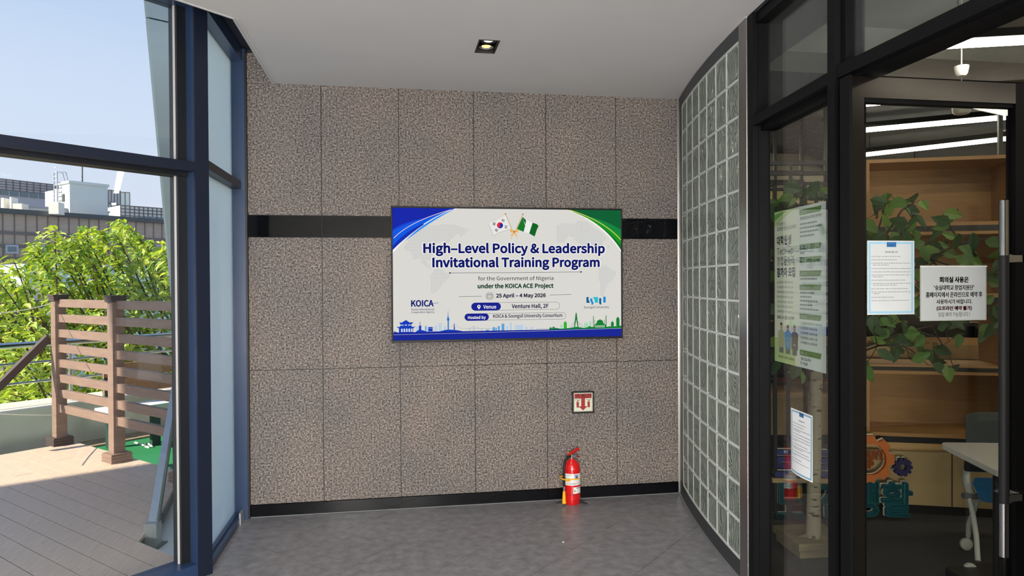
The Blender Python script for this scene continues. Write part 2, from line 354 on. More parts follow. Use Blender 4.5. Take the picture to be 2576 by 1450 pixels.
# ---- back wall: granite panels, black band, black skirting
w=empty('wall_back',(.6,YB,0),kind='structure')
MB().box(-1.05,2.25,YB+.004,YB+.2,-.1,3.2).build('wall_body',M['navydark'],w)
xs=[-.975,-.487,.034,.555,1.076,1.597,2.10]
for i in range(6):
    a_,b_=xs[i],xs[i+1]
    for z0,z1 in ((.082,.988),(.988,1.885),(2.033,3.12)):
        MB().box(a_+.0024,b_-.0024,YB-.012+random.uniform(0,.0008),YB+.02,z0+.002,z1-.002).build('stone_panel',M['granite'],w)
for a_,b_ in ((-.975,-.487),(-.487,.034),(.034,1.076),(1.076,1.597),(1.597,2.10)):
    MB().box(a_+.0016,b_-.0016,YB-.012,YB+.02,1.8862,2.0318).build('band_tile',M['blackstone'],w)
w=empty('baseboard_back',(.6,YB,0),kind='structure')
for a_,b_ in ((-.975,.034),(.034,1.076),(1.076,2.10)):
    MB().box(a_+.0014,b_-.0014,YB-.018,YB+.02,0,.081).build('skirting_tile',M['blackstone'],w)
MB().box(-.975,2.09,YB-.023,YB-.016,-.001,.004).build('sealant',M['curblip'],w)
# ---- curved glass block wall
w=empty('wall_right',(1.9,4.2,0),kind='structure')
def arcY(s):   # Y for arc length from 3.468
    Y=3.468; n=200; step=s/n
    for _ in range(n):
        d=.105+.106*(Y-3.346); Y+=step/math.sqrt(1+d*d)
    return Y
PW=.1935; NC=7; NR=14; RH=.1951; Z0=.100
cols=[arcY(PW*i) for i in range(NC+1)]
def cpt(Y,off,z):
    d=.105+.106*(Y-3.346); n=Vector((-1,d,0)).normalized(); return Vector((curveX(Y),Y,z))+n*off
def band(b,Ya,Yb,o0,o1,z0,z1,n=12):
    for i in range(n):
        A=Ya+(Yb-Ya)*i/n; B=Ya+(Yb-Ya)*(i+1)/n
        b.hexa([cpt(A,o0,z0),cpt(A,o1,z0),cpt(B,o1,z0),cpt(B,o0,z0),cpt(A,o0,z1),cpt(A,o1,z1),cpt(B,o1,z1),cpt(B,o0,z1)])
b=MB(); hw=.0065
for r in range(NR+1): band(b,cols[0],cols[-1],-.075,.002,Z0+r*RH-hw,Z0+r*RH+hw,14)
for Y in cols: band(b,Y-hw,Y+hw,-.075,.0015,Z0,Z0+NR*RH,1)
b.build('mortar_grid',M['mortar'],w)
b=MB(); bh=PW/2-hw; zh=RH/2-hw; ins=.010
V=[]
for x in (0,):
    pass
# block local: x across, y thickness (front at y=0 facing -y), z up
fr_=[(-bh,0.004,-zh),(bh,0.004,-zh),(bh,0.004,zh),(-bh,0.004,zh)]
r1=[(-bh+ins,-.001,-zh+ins),(bh-ins,-.001,-zh+ins),(bh-ins,-.001,zh-ins),(-bh+ins,-.001,zh-ins)]
r2=[(-bh+2*ins,.002,-zh+2*ins),(bh-2*ins,.002,-zh+2*ins),(bh-2*ins,.002,zh-2*ins),(-bh+2*ins,.002,zh-2*ins)]
bk=[(x,.072,z) for x,_,z in fr_]
V=fr_+r1+r2+bk; Fs=[(8,9,10,11),(15,14,13,12)]
for k in range(4):
    l=(k+1)%4; Fs+=[(k,l,4+l,4+k),(4+k,4+l,8+l,8+k),(12+k,12+l,l,k)]
me=bpy.data.meshes.new('glass_block'); me.from_pydata(V,[],Fs); bm=bmesh.new(); bm.from_mesh(me); bmesh.ops.recalc_face_normals(bm,faces=bm.faces); bm.to_mesh(me); bm.free(); me.materials.append(M['glassblock'])
for i in range(NC):
    A=cpt(cols[i],0,0); B=cpt(cols[i+1],0,0); d=(B-A).normalized(); mid=(A+B)/2
    # local x along -d so that local y points away from lobby (+X side)
    X_=-d; Y_=Vector((0,0,1)).cross(X_); rot=Matrix((X_,Y_,Vector((0,0,1)))).transposed().to_4x4()
    for r in range(NR):
        o=bpy.data.objects.new('glass_block',me); COL.objects.link(o); o.parent=w
        o.matrix_local=Matrix.Translation(mid+Vector((0,0,Z0+(r+.5)*RH))-WL[w])@rot
b=MB(); band(b,3.36,4.95,-.09,.004,0,Z0-hw,20); b.build('curb',M['darkbase'],w)
b=MB(); band(b,3.36,4.95,0,.018,-.001,.006,20); b.build('curb_edge',M['curblip'],w)
b=MB(); band(b,3.36,4.95,-.09,.004,Z0+NR*RH+hw,ZC,20); band(b,cols[-1]+hw,4.95,-.09,.003,Z0,ZC-.05,3); b.build('head_band',M['darkbase'],w)
b=MB(); band(b,4.935,4.95,-.02,.016,0,ZC,1); b.build('corner_strip',M['steel'],w)
MB().hexa([cpt(3.352,-.1,0),cpt(3.352,.006,0),cpt(3.459,.006,0),cpt(3.459,-.1,0),cpt(3.352,-.1,ZC),cpt(3.352,.006,ZC),cpt(3.459,.006,ZC),cpt(3.459,-.1,ZC)]).build('trim_1',M['steel'],None,kind='structure',bevel=.003)
# ---- window_1: slanted window wall
w=empty('window_1',W1F(0,0,0),kind='structure')
gy=.115   # glass plane depth outward
def mull(x):
    MB().box(x,x+.075,.012,gy-.015,.0,3.13,W1F).build('mullion',M['navy'],w)
    MB().box(x-.001,x+.076,0,.012,.0,3.13,W1F).build('mullion_shade_strip',M['navyshade'],w)  # added dark strip standing in for shade on the mullion's inner face
    MB().box(x-.004,x+.079,gy-.015,gy+.06,.0,3.13,W1F).build('mullion_back',M['navydark'],w)
for x in (0.,-2.35,-4.7,-7.0): mull(x)
MB().box(-.05,-.0,gy-.03,gy+.05,.0,3.13,W1F).build('jamb',M['navydark'],w)
for x0,x1 in ((-2.275,0),(-4.625,-2.35),(-6.925,-4.7)):
    MB().box(x0,x1,.0,gy-.02,2.172,2.222,W1F).build('transom',M['navyshade'],w)
    MB().box(x0,x1,gy-.045,gy+.05,2.150,2.172,W1F).build('transom_bead',M['navydark'],w)
    MB().box(x0,x1,.02,gy+.05,.0,.07,W1F).build('sill',M['navy'],w)
    MB().box(x0,x1,.0,gy+.05,3.06,3.13,W1F).build('head',M['navy'],w)
    MB().box(x0,x1-.05,gy,gy+.008,.07,2.150,W1F).build('pane',M['win'],w)
    MB().box(x0,x1-.05,gy,gy+.008,2.222,3.06,W1F).build('pane',M['win'],w)
MB().box(-.056,-.050,gy-.012,gy,.07,3.06,W1F).build('sealant',M['trimw'],w)
# ---- window_2: short pane towards the granite wall
w=empty('window_2',(-1.02,4.5,0),kind='structure')
Y0=4.03; Y1=4.90
MB().box(-1.10,-.975,Y1,YB+.01,0,3.13).build('corner_post',M['navy'],w)
MB().box(-.975,-.965,YB-.05,YB+.0,0,3.13).build('corner_strip',M['navydark'],w)
MB().box(-1.09,-1.008,Y0,Y1,0,.042).build('sill',M['navy'],w)
MB().box(-1.075,-1.035,Y0,Y1,.042,.056).build('sill_bead',M['navy'],w)
MB().box(-1.012,-1.0,Y1-.1,Y1-.01,0,.075).build('sill_cover',M['galv'],w)
MB().box(-1.10,-.985,Y0,Y1,3.045,3.13).build('head',M['navy'],w)
MB().box(-1.09,-1.00,Y0,Y1,2.20,2.25).build('transom',M['navyshade'],w)
MB().box(-1.065,-1.057,Y0,Y1,.05,2.20).build('pane',M['win2'],w)
MB().box(-1.065,-1.057,Y0,Y1,2.25,3.05).build('pane',M['win2'],w)
# ---- storefront: window_3 (slightly turned), window_4 + door
S3=FR((1.782,3.35,0),186)     # x towards the camera, y = into the room (+X side)
w=empty('window_3',S3(.4,0,0),kind='structure')
LW=.855
def yroom(fr): return 1
MB().box(0,.062,.0,.088,0,ZC,S3).build('mullion',M['blackal'],w)
MB().box(.062,.066,.03,.088,0,ZC,S3).build('mullion_rebate',M['blackal'],w)
MB().box(.80,.855,.0,.12,0,ZC,S3).build('mullion',M['blackal'],w)
MB().box(.062,.80,.0,.13,2.35,2.398,S3).build('transom',M['blackal'],w)
MB().box(.062,.80,.04,.12,2.325,2.35,S3).build('transom_bead',M['blackal'],w)
MB().box(.062,.80,.02,.15,2.862,ZC,S3).build('head',M['blackal'],w)
MB().box(.062,.80,.03,.12,0,.075,S3).build('sill',M['blackal'],w)
MB().box(.062,.80,.078,.086,.075,2.325,S3).build('pane',M['shop3'],w)
MB().box(.062,.80,.078,.086,2.398,2.862,S3).build('pane',M['transomglass'],w)
S4=FR((1.697,2.50,0),180)
w=empty('window_4',S4(.5,0,0),kind='structure')
MB().box(0,1.1,.0,.11,2.358,2.407,S4).build('transom',M['blackal'],w)
MB().box(0,1.1,.035,.13,2.346,2.358,S4).build('transom_bead',M['blackal'],w)
MB().box(0,1.1,.0,.13,2.862,ZC,S4).build('head',M['blackal'],w)
MB().box(0,.035,.02,.10,2.407,2.862,S4).build('mullion',M['blackal'],w)
MB().box(.035,1.1,.055,.063,2.407,2.862,S4).build('pane',M['transomglass'],w)
MB().box(1.0,1.1,.0,.13,0,2.358,S4).build('mullion',M['blackal'],w)
MB().box(.0,.03,.03,.11,0,2.358,S4).build('jamb',M['blackal'],w)
MB().box(.030,.036,.05,.062,0,2.35,S4).build('jamb_seal',M['gasket'],w)
# ---- door leaf, swung open into the room
d=empty('door_1',(1.70,2.40,0),kind='structure'); LZ=2.341
y0,y1=2.40,2.445
MB().box(1.678,1.690,y0-.012,y1,.02,LZ).build('hinge_edge',M['blackal'],d)
MB().box(1.690,1.748,y0,y1,.02,LZ).build('stile',M['blacksteel'],d)
MB().box(2.404,2.465,y0,y1,.02,LZ).build('stile',M['blackal'],d)
MB().box(1.748,2.404,y0,y1,2.262,LZ).build('top_rail',M['blacksteel'],d)
MB().box(1.748,2.404,y0+.005,y1-.005,2.246,2.262).build('top_rail_bead',M['blackal'],d)
MB().box(1.748,2.404,y0,y1,.02,.12).build('bottom_rail',M['blacksteel'],d)
MB().box(1.748,2.404,y0+.018,y0+.026,.12,2.25).build('pane',M['shop'],d)
for yy in (y0-.055,):
    hx_=2.297
    h=MB().tube([(hx_,yy,.51),(hx_,yy,1.875)],.0165,20).build('handle',M['chrome'],d,smooth=True)
    MB().tube([(hx_,yy,.715),(hx_,yy,1.665)],.0172,20).build('handle_sleeve',M['rubber'],h,smooth=True)
    for z in (1.653,.732):
        MB().box(2.310,2.322,yy-.012,yy+.012,z-.015,z+.015).box(2.322,2.336,yy-.006,yy+.010,z-.012,z+.012).build('handle_clamp',M['chrome'],h)
        MB().box(2.335,2.39,yy+.0,yy+.012,z-.013,z+.013).box(2.38,2.412,yy+.0,yy+.057,z-.013,z+.013).build('handle_bracket',M['chrome'],h)
MB().tube([(2.462,y1+.05,.50),(2.462,y1+.05,1.90)],.016,16).build('handle',M['rubber'],d,smooth=True)
# ---- rest of the lobby behind the camera
MB().box(1.70,1.85,-4.05,1.40,0,3.2).build('wall_side',M['concrete'],None,kind='structure')
MB().box(-6.1,1.85,-4.2,-4.05,0,3.2).build('wall_rear',M['concrete'],None,kind='structure')
MB().box(-6.25,-6.1,-4.2,-1.2,0,3.2).build('wall_left',M['concrete'],None,kind='structure')
# ---- unseen mass added to the south-west, shaped to shade the near terrace
U=FR((-3.048,6.057,0),60); sa=math.radians(SUN_AZ); te=math.tan(math.radians(SUN_EL)); zh=16.
sh=Vector((math.sin(sa),math.cos(sa),0))*(zh/te); UF=FR(U.O+sh-U.y*.05,60)
MB().box(-45,7.,-15,0,zh-.35,zh,UF).box(-45,7.,-15,-4.2,-9,zh-.35,UF).build('wall_shade_blocker',M['parapet'],None,kind='structure')
MB().prism([(-1.3,3.95),(-6.4,-1.2),(-6.4,-4.3),(9.6,-4.3),(9.6,10.2),(-1.3,10.2)],lambda x,y:Vector((x,y,3.42)),lambda x,y:Vector((x,y,3.6))).build('roof_slab',M['concrete'],None,kind='structure')
# ================================================================== TERRACE
DF=FR((-1.14,4.07,0),45)      # x along the window wall, y outward
def D2(P): a_=DF.loc(P); return a_[0],a_[1]
slab=MB().box(-9,1.12,.02,4.05,-.42,-.10,DF).build('terrace_slab',M['slab'],None,kind='structure')
dk=empty('deck',DF(0,2,0),kind='structure')
# boards run outward from the window wall; x = position along the wall
BW=.145; GAP=.004
def inner(x):  # y where the board starts, following the cut-out round the pylon
    if x<.0: return .10
    if x<.62: return .10+ (x/.62)*.0
    return .7
yend=3.95; xend=1.10
cutp=[(-9,.2),(.084,.2),(.086,.678),(.449,1.10),(.851,1.65),(1.2,1.65)]
def ycut(x):
    for (a0,b0),(a1,b1) in zip(cutp,cutp[1:]):
        if a0<=x<=a1: return b0+(b1-b0)*(x-a0)/(a1-a0)
GAP=.0055; joints=[2.9,1.75,3.3,2.35,1.2,3.0,2.0,3.45,1.55,2.7]
for k in range(52):
    xb=xend-BW*k-GAP/2; xa=xend-BW*(k+1)+GAP/2
    ya,yb=ycut(xa),ycut(xb)
    if xa>.085 and xa<.095: ya=.678
    cut=joints[k%10]+(.0 if k<10 else .17*(k%3))
    if cut<max(ya,yb)+.3: cut=max(ya,yb)+1.1
    for P in ([(xa,ya),(xb,yb),(xb,cut-.002),(xa,cut-.002)],[(xa,cut+.002),(xb,cut+.002),(xb,yend),(xa,yend)]):
        z_=random.uniform(-.0006,.0004); MB().prism(P,lambda u,v:DF(u,v,-.024),lambda u,v:DF(u,v,z_)).build('board',M['deck'],dk)
b=MB()
for x0_ in [xend-BW*k for k in range(0,53,4)]: b.box(x0_-.05,x0_-.02,ycut(max(-8.9,x0_-.06))+.05,yend-.03,-.098,-.026,DF)
b.box(-6.4,.06,.24,.27,-.098,-.026,DF); b.build('deck_joists',M['fascia'],dk)
b=MB()
for (A,B) in zip(cutp[2:],cutp[3:]):
    P=[DF(A[0],A[1]+.004),DF(min(B[0],1.1),B[1]+.004)]; d_=(P[1]-P[0]).normalized(); nrm=Vector((-d_.y,d_.x,0))*.012
    b.hexa([P[0]+Vector((0,0,-.098)),P[1]+Vector((0,0,-.098)),P[1]+nrm+Vector((0,0,-.098)),P[0]+nrm+Vector((0,0,-.098)),P[0]+Vector((0,0,-.027)),P[1]+Vector((0,0,-.027)),P[1]+nrm+Vector((0,0,-.027)),P[0]+nrm+Vector((0,0,-.027))])
b.box(.068,.08,.22,.70,-.098,-.027,DF); b.box(-6.4,.07,.21,.222,-.098,-.027,DF)
b.build('edge_fascia',M['fascia'],dk)
MB().box(-6.4,xend,yend,yend+.02,-.12,-.002,DF).build('edge_fascia',M['fascia'],dk)
# ---- artificial turf, soil strip, parapet
tf0=xend+.01
MB().box(-9,9,yend+.02,5.15,-.42,-.35,DF).box(tf0+.02,9,1.2,yend+.02,-.42,-.35,DF).build('turf_bed',M['turf'],None,kind='structure')
MB().box(-9,9,5.15,5.6,-.42,-.345,DF).build('soil_strip',M['dirt'],None,kind='structure')
py0=5.57; pz=.15
MB().prism([(py0,-.41),(py0,pz-.015),(py0+.02,pz),(py0+.62,pz),(py0+.62,-4),(py0+.3,-4)],lambda u,v:DF(-9,u,v),lambda u,v:DF(9,u,v)).build('parapet',M['parapet'],None,kind='structure')
# ---- stainless railing on the parapet
ry=py0+.28; RP=DF(0,ry,0)
def rz(px_,py_): return atP(px_,py_,(RP.x,RP.y),45).z
rl=empty('railing',DF(0,ry,pz),'polished stainless pipe railing on the pale parapet behind the slatted fence','railing')
zt_=rz(0,872)
MB().tube([DF(-8,ry,zt_),DF(8.5,ry,zt_)],.036,16).build('handrail',M['chrome'],rl,smooth=True)
for z in (rz(0,919),rz(0,970)): MB().tube([DF(-8,ry,z),DF(8.5,ry,z)],.014,10).build('rail',M['chrome'],rl,smooth=True)
k=DF.loc(atP(178,1000,(RP.x,RP.y),45))[0]
for x in (k-4.2,k-2.1,k,k+2.1,k+4.2):
    p_=MB().tube([DF(x,ry,pz),DF(x,ry,zt_-.03)],.022,14).build('rail_post',M['chrome'],rl,smooth=True)
    MB().lathe([(.06,0),(.063,.02),(.055,.06),(.033,.085),(.024,.09)],DF(x,ry,pz-.002),20).build('post_flange',M['chrome'],p_,smooth=True)
# ---- slatted fence
P1,P2,P3=[Vector(p) for p in ((-3.27,7.56,0),(-2.45,6.745,0),(-1.66,5.96,0))]
FF=FR(P2,-45)   # x away from the window wall, y = towards the sunny front? (perp left)
fn=empty('slat_fence',P2,'brown composite fence of square posts and horizontal slats on the deck','fence')
x1=FF.loc(P1)[0]; x3=FF.loc(P3)[0]
for x in (x1,0,x3):
    po=MB().box(x-.05,x+.05,-.05,.05,.0,1.43,FF).build('post',M['fence'],fn,bevel=.003)
    b=MB()
    for k in range(5): e_=.060+.010*(k/4)+(.004 if k%2==0 else 0); b.box(x-e_,x+e_,-e_,e_,1.415+k*.012,1.4275+k*.012,FF)
    b.build('post_cap',M['fencedark'],po)
    b=MB()
    for k in range(6): e_=.092 if k%2==0 else .086; b.box(x-e_,x+e_,-e_,e_,.0+k*.013,.0131+k*.013,FF)
    b.build('post_base',M['fencedark'] if x==x1 else M['fence'],po)
for (A,B) in ((0,x1),(x3,0)):
    for k in range(8):
        z1=1.43-k*.1472
        s_=MB().box(A+.056,B-.056,-.022,.022,z1-.077,z1,FF).build('slat',M['fence'],fn,bevel=.003)
        MB().box(B-.062,B-.05,-.028,.028,z1-.083,z1+.006,FF).build('slat_bracket',M['fence'],s_)
        MB().box(A+.05,A+.062,-.028,.028,z1-.083,z1+.006,FF).build('slat_bracket',M['fence'],s_)
a_=atD(121,850,6.95); b_=atD(-70,1040,6.35)
d_=(b_-a_).normalized(); sd=d_.cross(Vector((0,0,1))).normalized()*.026; uu=d_.cross(sd).normalized()*.034
MB().hexa([a_-sd-uu,a_+sd-uu,a_+sd+uu,a_-sd+uu,b_-sd-uu,b_+sd-uu,b_+sd+uu,b_-sd+uu]).build('diagonal_brace',M['fencedark'],fn)
# cord tied between the fence post and the window side
def cord(pts,r,name,mt,label,cat,**k):
    o=MB().tube(pts,r,6).build(name,mt,None,smooth=True); return tag(o,label,cat,**k)
a_=P1+Vector((-.02,-.06,.30)); b_=atD(-80,1036,5.7)
def sag(a,b,s,n=12): return [a.lerp(b,t/n)+Vector((0,0,-s*4*(t/n)*(1-t/n))) for t in range(n+1)]
cord(sag(a_,b_,.01),.004,'cord',M['white'],'thin white cord tied low round the fence post','cord')
a_=P1+Vector((-.02,-.02,1.40)); b_=atD(-60,790,6.0)
cord(sag(a_,b_,.03),.004,'cord',M['white'],'thin white cord running from the top of the fence post','cord')
# ---- bench on the turf
bz=-.35
BF=FR(atZ(392,1122,bz),45)
bn=empty('garden_bench',BF.O,'wooden bench with brown backboard and dark green legs on the turf','bench')
MB().box(-.55,1.7,-.05,.30,bz+.46,bz+.50,FR((BF.O.x,BF.O.y,0),45)).build('seat',M['slab'],bn,bevel=.004,label='pale seat board')
B0=FR((BF.O.x,BF.O.y,0),45)
MB().box(-.42,1.7,.34,.37,bz+.62,bz+.80,B0).build('backrest_board',wood('bench_wood',(150,104,74),(178,130,96)),bn)
MB().box(-.42,1.7,.35,.38,bz+.82,bz+.98,B0).build('backrest_board',bpy.data.materials['bench_wood'],bn)
gm=mat('bench_green_metal',(42,66,64),.5)
for x in (0,1.3): MB().box(x-.04,x+.06,.0,.06,bz,bz+.46,B0).build('leg',gm,bn)
for x in (-.40,.9):
    MB().hexa([B0(x,.28,bz),B0(x+.06,.28,bz),B0(x+.06,.36,bz),B0(x,.36,bz),B0(x-.02,.36,bz+.95),B0(x+.10,.36,bz+.95),B0(x+.10,.42,bz+.95),B0(x-.02,.42,bz+.95)]).build('back_leg',gm,bn)
o=MB().tube([atZ(370+dx,1118+dy,bz+.006) for dx,dy in ((-30,-4),(-16,0),(-8,3),(0,-2),(8,2),(14,8),(6,9),(-4,6))],.012,6).build('rag',M['white'],None,smooth=True); tag(o,'crumpled white strip of cloth lying on the green turf','cloth')
# ---- leaning clad pylon and its brace
Q0=atD(473,1200,6.15); PA=58
PF=FR((Q0.x,Q0.y,0),PA)
def lx(px,py): return PF.loc(atP(px,py,(Q0.x,Q0.y),PA))
top=lx(367,0); mid=lx(440,808); bot=lx(473,1200)
def xl(z):
    if z<mid[2]: t=(z-bot[2])/(mid[2]-bot[2]); return bot[0]+t*(mid[0]-bot[0])
    t=(z-mid[2])/(top[2]-mid[2]); return mid[0]+t*(top[0]-mid[0])
zj=[-.1,lx(470,1187)[2],lx(455,809)[2],lx(420,55)[2],5.6]
py_=empty('pylon',PF(.5,.3,-.1),'tall leaning grey clad pylon standing outside the window corner','pylon')
for k in range(4):
    z0,z1=zj[k]+.006,zj[k+1]-.006
    for (xa0,xb0,xa1,xb1) in ((xl(z0),2.4,xl(z1),2.4),):
        MB().hexa([PF(xa0,0,z0),PF(xb0,0,z0),PF(xb0,.06,z0),PF(xa0,.06,z0),PF(xa1,0,z1),PF(xb1,0,z1),PF(xb1,.06,z1),PF(xa1,.06,z1)]).build('cladding_panel',M['pylon'],py_)
MB().hexa([PF(xl(-.1)+.02,.01,-.1),PF(2.38,.01,-.1),PF(2.38,.38,-.1),PF(xl(-.1)+.30,.38,-.1),PF(xl(5.55)+.02,.01,5.55),PF(2.38,.01,5.55),PF(2.38,.38,5.55),PF(xl(5.55)+.30,.38,5.55)]).build('core',M['navydark'],py_)
br=empty('steel_brace',atD(380,1365,4.52),'galvanised flat steel brace leaning against the grey pylon','brace')
A=atD(387,1318,4.50); B=atD(455,895,5.75)
d_=(B-A).normalized(); sd=Vector((CR.x,CR.y,0)).normalized(); uu=d_.cross(sd).normalized()*.012; sd=sd*.033
MB().hexa([A-sd-uu,A+sd-uu,A+sd+uu,A-sd+uu,B-sd*.8-uu,B+sd*.8-uu,B+sd*.8+uu,B-sd*.8+uu]).build('bar',M['galv'],br)
MB().hexa([A+sd*.80-uu*4,A+sd-uu*4,A+sd+uu,A+sd*.80+uu,B+sd*.64-uu*4,B+sd*.8-uu*4,B+sd*.8+uu,B+sd*.64+uu]).build('bar_flange',M['galv'],br)
FB=FR(Vector((A.x,A.y,0)),99)
MB().box(-.04,.04,-.05,.02,-.1,.055,FB).build('foot_bracket',M['galv'],br)
MB().box(-.06,.06,-.08,.06,-.1,-.092,FB).build('base_plate',M['fascia'],br)
# ---- far buildings (campus grid turned 45 degrees)
def fbuild(px0,px1,pyt,D,zb,depth,mt,name='wall_body',parent=None,fa=45,px_is=True):
    P=atD(px0,pyt,D); F_=FR((P.x,P.y,0),fa); x1=F_.loc(atP(px1,700,(P.x,P.y),fa))[0]
    MB().box(0,x1,0,depth,zb,P.z,F_).build(name,mt,parent); return F_,x1,P.z
GZ=-9
mgrid=mat('far_panel_grey',(168,172,182),.6,var=.04,vscale=.2); mwhite=mat('far_white_wall',(205,214,212),.7,var=.03,vscale=.2)
mtan=mat('far_tan_tile',(160,144,132),.8,rgb2=(176,160,148),vscale=1.2,stretch=(1,1,5)); mjoint=mat('far_dark_joint',(112,106,104),.8)
mteal=mat('far_teal_glass',(122,172,176),.3,spec=.6); mwin=mat('far_window_glass',(104,122,128),.2); mcream=mat('far_cream_wall',(226,214,196),.8); mdk=mat('far_dark_frame',(74,78,82),.6)
MB().box(-120,120,9,160,GZ-1,GZ,DF).build('ground',mat('far_ground',(150,150,146),.9),None,kind='structure')
def grid(F_,x0,x1,z0,z1,nx,nz,t,mt,parent,dep=.06):
    b=MB()
    for i in range(nx+1): x=x0+(x1-x0)*i/nx; b.box(x-t/2,x+t/2,-dep,0,z0,z1,F_)
    for i in range(nz+1): z=z0+(z1-z0)*i/nz; b.box(x0,x1,-dep,0,z-t/2,z+t/2,F_)
    return b.build('panel_joint',mt,parent,kind='stuff')
def zat(py,D,px=200): return atD(px,py,D).z
# tan tiled hall
t=empty('tiled_building',atD(0,700,44),'long tan tiled building with dark horizontal bands behind the tree','building')
F_,X1,ZT=fbuild(-220,470,520,40,GZ,14,mtan,parent=t)
o0=F_.loc(atP(0,537,(F_.O.x,F_.O.y),45)); ZT2=o0[2]
MB().box(-.05,X1+.05,-.25,.1,ZT-.05,ZT+.25,F_).build('parapet_cap',mdk,t)
def wz(px,py): return F_.loc(atP(px,py,(F_.O.x,F_.O.y),45))
for y_ in (585,618,650,681): MB().box(0,X1,-.08,0,wz(0,y_)[2]-.09,wz(0,y_)[2]+.09,F_).build('band',mjoint,t)
b=MB()
for k in range(26): b.box(X1*k/26-.03,X1*k/26+.03,-.03,0,GZ,ZT,F_)
b.build('tile_joint',mjoint,t,kind='stuff')
for (a0,a1) in ((12,45),(80,112),(338,368),(380,408)):
    p0=wz(a0,620); p1=wz(a1,635); f_=MB().box(p0[0],p1[0],-.12,.0,p1[2]-.1,p0[2]+.1,F_).build('window',mgrid,t)
    MB().box(p0[0]+.12,p1[0]-.12,-.14,-.10,p1[2]+.02,p0[2]-.02,F_).build('pane',mwin,f_)
# white rooftop stair tower
t=empty('rooftop_tower',atD(147,556,48),'white rooftop stair tower with antenna above the tan tiled building','building')
P=atD(175,461,48); F2=FR((P.x,P.y,0),45); x1=F2.loc(atP(271,480,(P.x,P.y),45))[0]
lw=FR((P.x,P.y,0),-45).loc(atP(147,464,(P.x,P.y),-45))[0]
MB().box(0,x1,0,abs(lw),ZT+.03,P.z,F2).build('wall_body',mwhite,t)
MB().box(-.08,x1+.08,-.08,abs(lw)+.08,P.z,P.z+.18,F2).build('parapet_cap',mwhite,t)
MB().box(-.06,.02,abs(lw)*.45,abs(lw)*.62,zat(505,48),zat(486,48),F2).build('door_opening',mdk,t)
MB().tube([F2(x1*.5,1,P.z),F2(x1*.5,1,P.z+1.4)],.05,6).build('antenna',mdk,t)
b=MB()
for s_ in (0,.5): b.tube([F2(-.25,abs(lw)*.75+s_,zat(540,48)),F2(-.25,abs(lw)*.75+s_,P.z+.9),F2(.3,abs(lw)*.75+s_,P.z+.9),F2(.5,abs(lw)*.75+s_,P.z)],.04,5)
for k in range(14): z=zat(540,48)+k*.3; b.box(-.27,-.23,abs(lw)*.75,abs(lw)*.75+.5,z,z+.05,F2)
b.build('ladder',mgrid,t)
t=empty('rooftop_block',atD(60,550,46),'low white rooftop block in front of the stair tower','building')
P=atD(56,516,46); F3=FR((P.x,P.y,0),45); x1=F3.loc(atP(274,540,(P.x,P.y),45))[0]
MB().box(0,x1,0,.9,ZT+.03,P.z-.1,F3).build('wall_body',mwhite,t); MB().box(-.05,x1+.05,-.08,.2,P.z-.1,P.z,F3).build('coping',mgrid,t)
mu=mat('rooftop_unit_white',(220,218,210),.6)
for i,(a0,a1,yt,yb) in enumerate(((32,54,512,534),(122,146,508,520),(2,10,498,532),(24,29,496,530))):
    A=atD(a0,yb,45); B=atD(a1,yt,45); o=MB().box(0,(B-A).dot(hdir(90)),0,.8,ZT+.03,max(B.z,ZT+.35),FR((A.x,A.y,0),90)).build('rooftop_unit',mu,None,bevel=.02)
    tag(o,['boxy pale air unit on the roof beside the white block','pale air unit on the roof just before the stair tower','thin pale rooftop pipe unit nearest the window frame','slender white rooftop column beside the boxy air unit'][i],'air unit')
# far office wing with a grid of grey panels
t=empty('office_wing',atD(0,510,70),'far grey panelled office wing rising left of the white tower','building')
P=atD(-200,427,62); F4=FR((P.x,P.y,0),38); x1=F4.loc(atP(165,470,(P.x,P.y),38))[0]
MB().box(0,x1,0,8,-6,P.z,F4).build('wall_body',mgrid,t)
zz=F4.loc(atP(75,484,(P.x,P.y),38))[2]; z3=F4.loc(atP(75,497,(P.x,P.y),38))[2]
grid(F4,0,x1,zz,P.z,20,4,.07,mjoint,t)
for k in range(14): MB().box(x1*k/14+.1,x1*(k+1)/14-.1,-.1,0,z3,zz-.1,F4).build('window',mwin,t)
# right hand grey block and teal curtain wall
t=empty('annex_building',atD(300,600,66),'far pale grey block with a corner right of the white tower','building')
P=atD(272,478,66); F5=FR((P.x,P.y,0),45); x1=F5.loc(atP(303,520,(P.x,P.y),45))[0]
MB().box(-3,x1,0,6,-6,P.z,F5).build('wall_body',mgrid,t); grid(F5,0,x1,0,P.z,4,8,.06,mjoint,t)
P5=F5(x1,0,0); F5b=FR(P5,70); x2=F5b.loc(atP(327,520,(P5.x,P5.y),70))[0]
MB().box(0,x2,0,4,-6,P.z-.1,F5b).build('side_wall',mwhite,t); grid(F5b,0,x2,0,P.z-.1,2,8,.06,mjoint,t)
for (a0,y0_,a1,y1_) in ((276,508,288,514),(275,526,281,542)):
    p0=F5.loc(atP(a0,y0_,(F5.O.x,F5.O.y),45)); p1=F5.loc(atP(a1,y1_,(F5.O.x,F5.O.y),45)); MB().box(p0[0],p1[0],-.1,0,p1[2],p0[2],F5).build('window',mwin,t)
t=empty('glass_building',atD(360,600,60),'far building with pale upper grid and teal curtain wall below','building')
P=atD(303,517,60); F6=FR((P.x,P.y,0),50); x1=F6.loc(atP(520,540,(P.x,P.y),50))[0]; zm=F6.loc(atP(350,553,(P.x,P.y),50))[2]
MB().box(0,x1,0,6,zm,P.z,F6).build('upper_wall',mwhite,t); MB().box(0,x1,0,6,-6,zm,F6).build('curtain_wall',mteal,t)
grid(F6,0,x1,zm,P.z,20,4,.07,mjoint,t,.05); grid(F6,0,x1,zm-3.2,zm,20,5,.07,mwhite,t,.05)
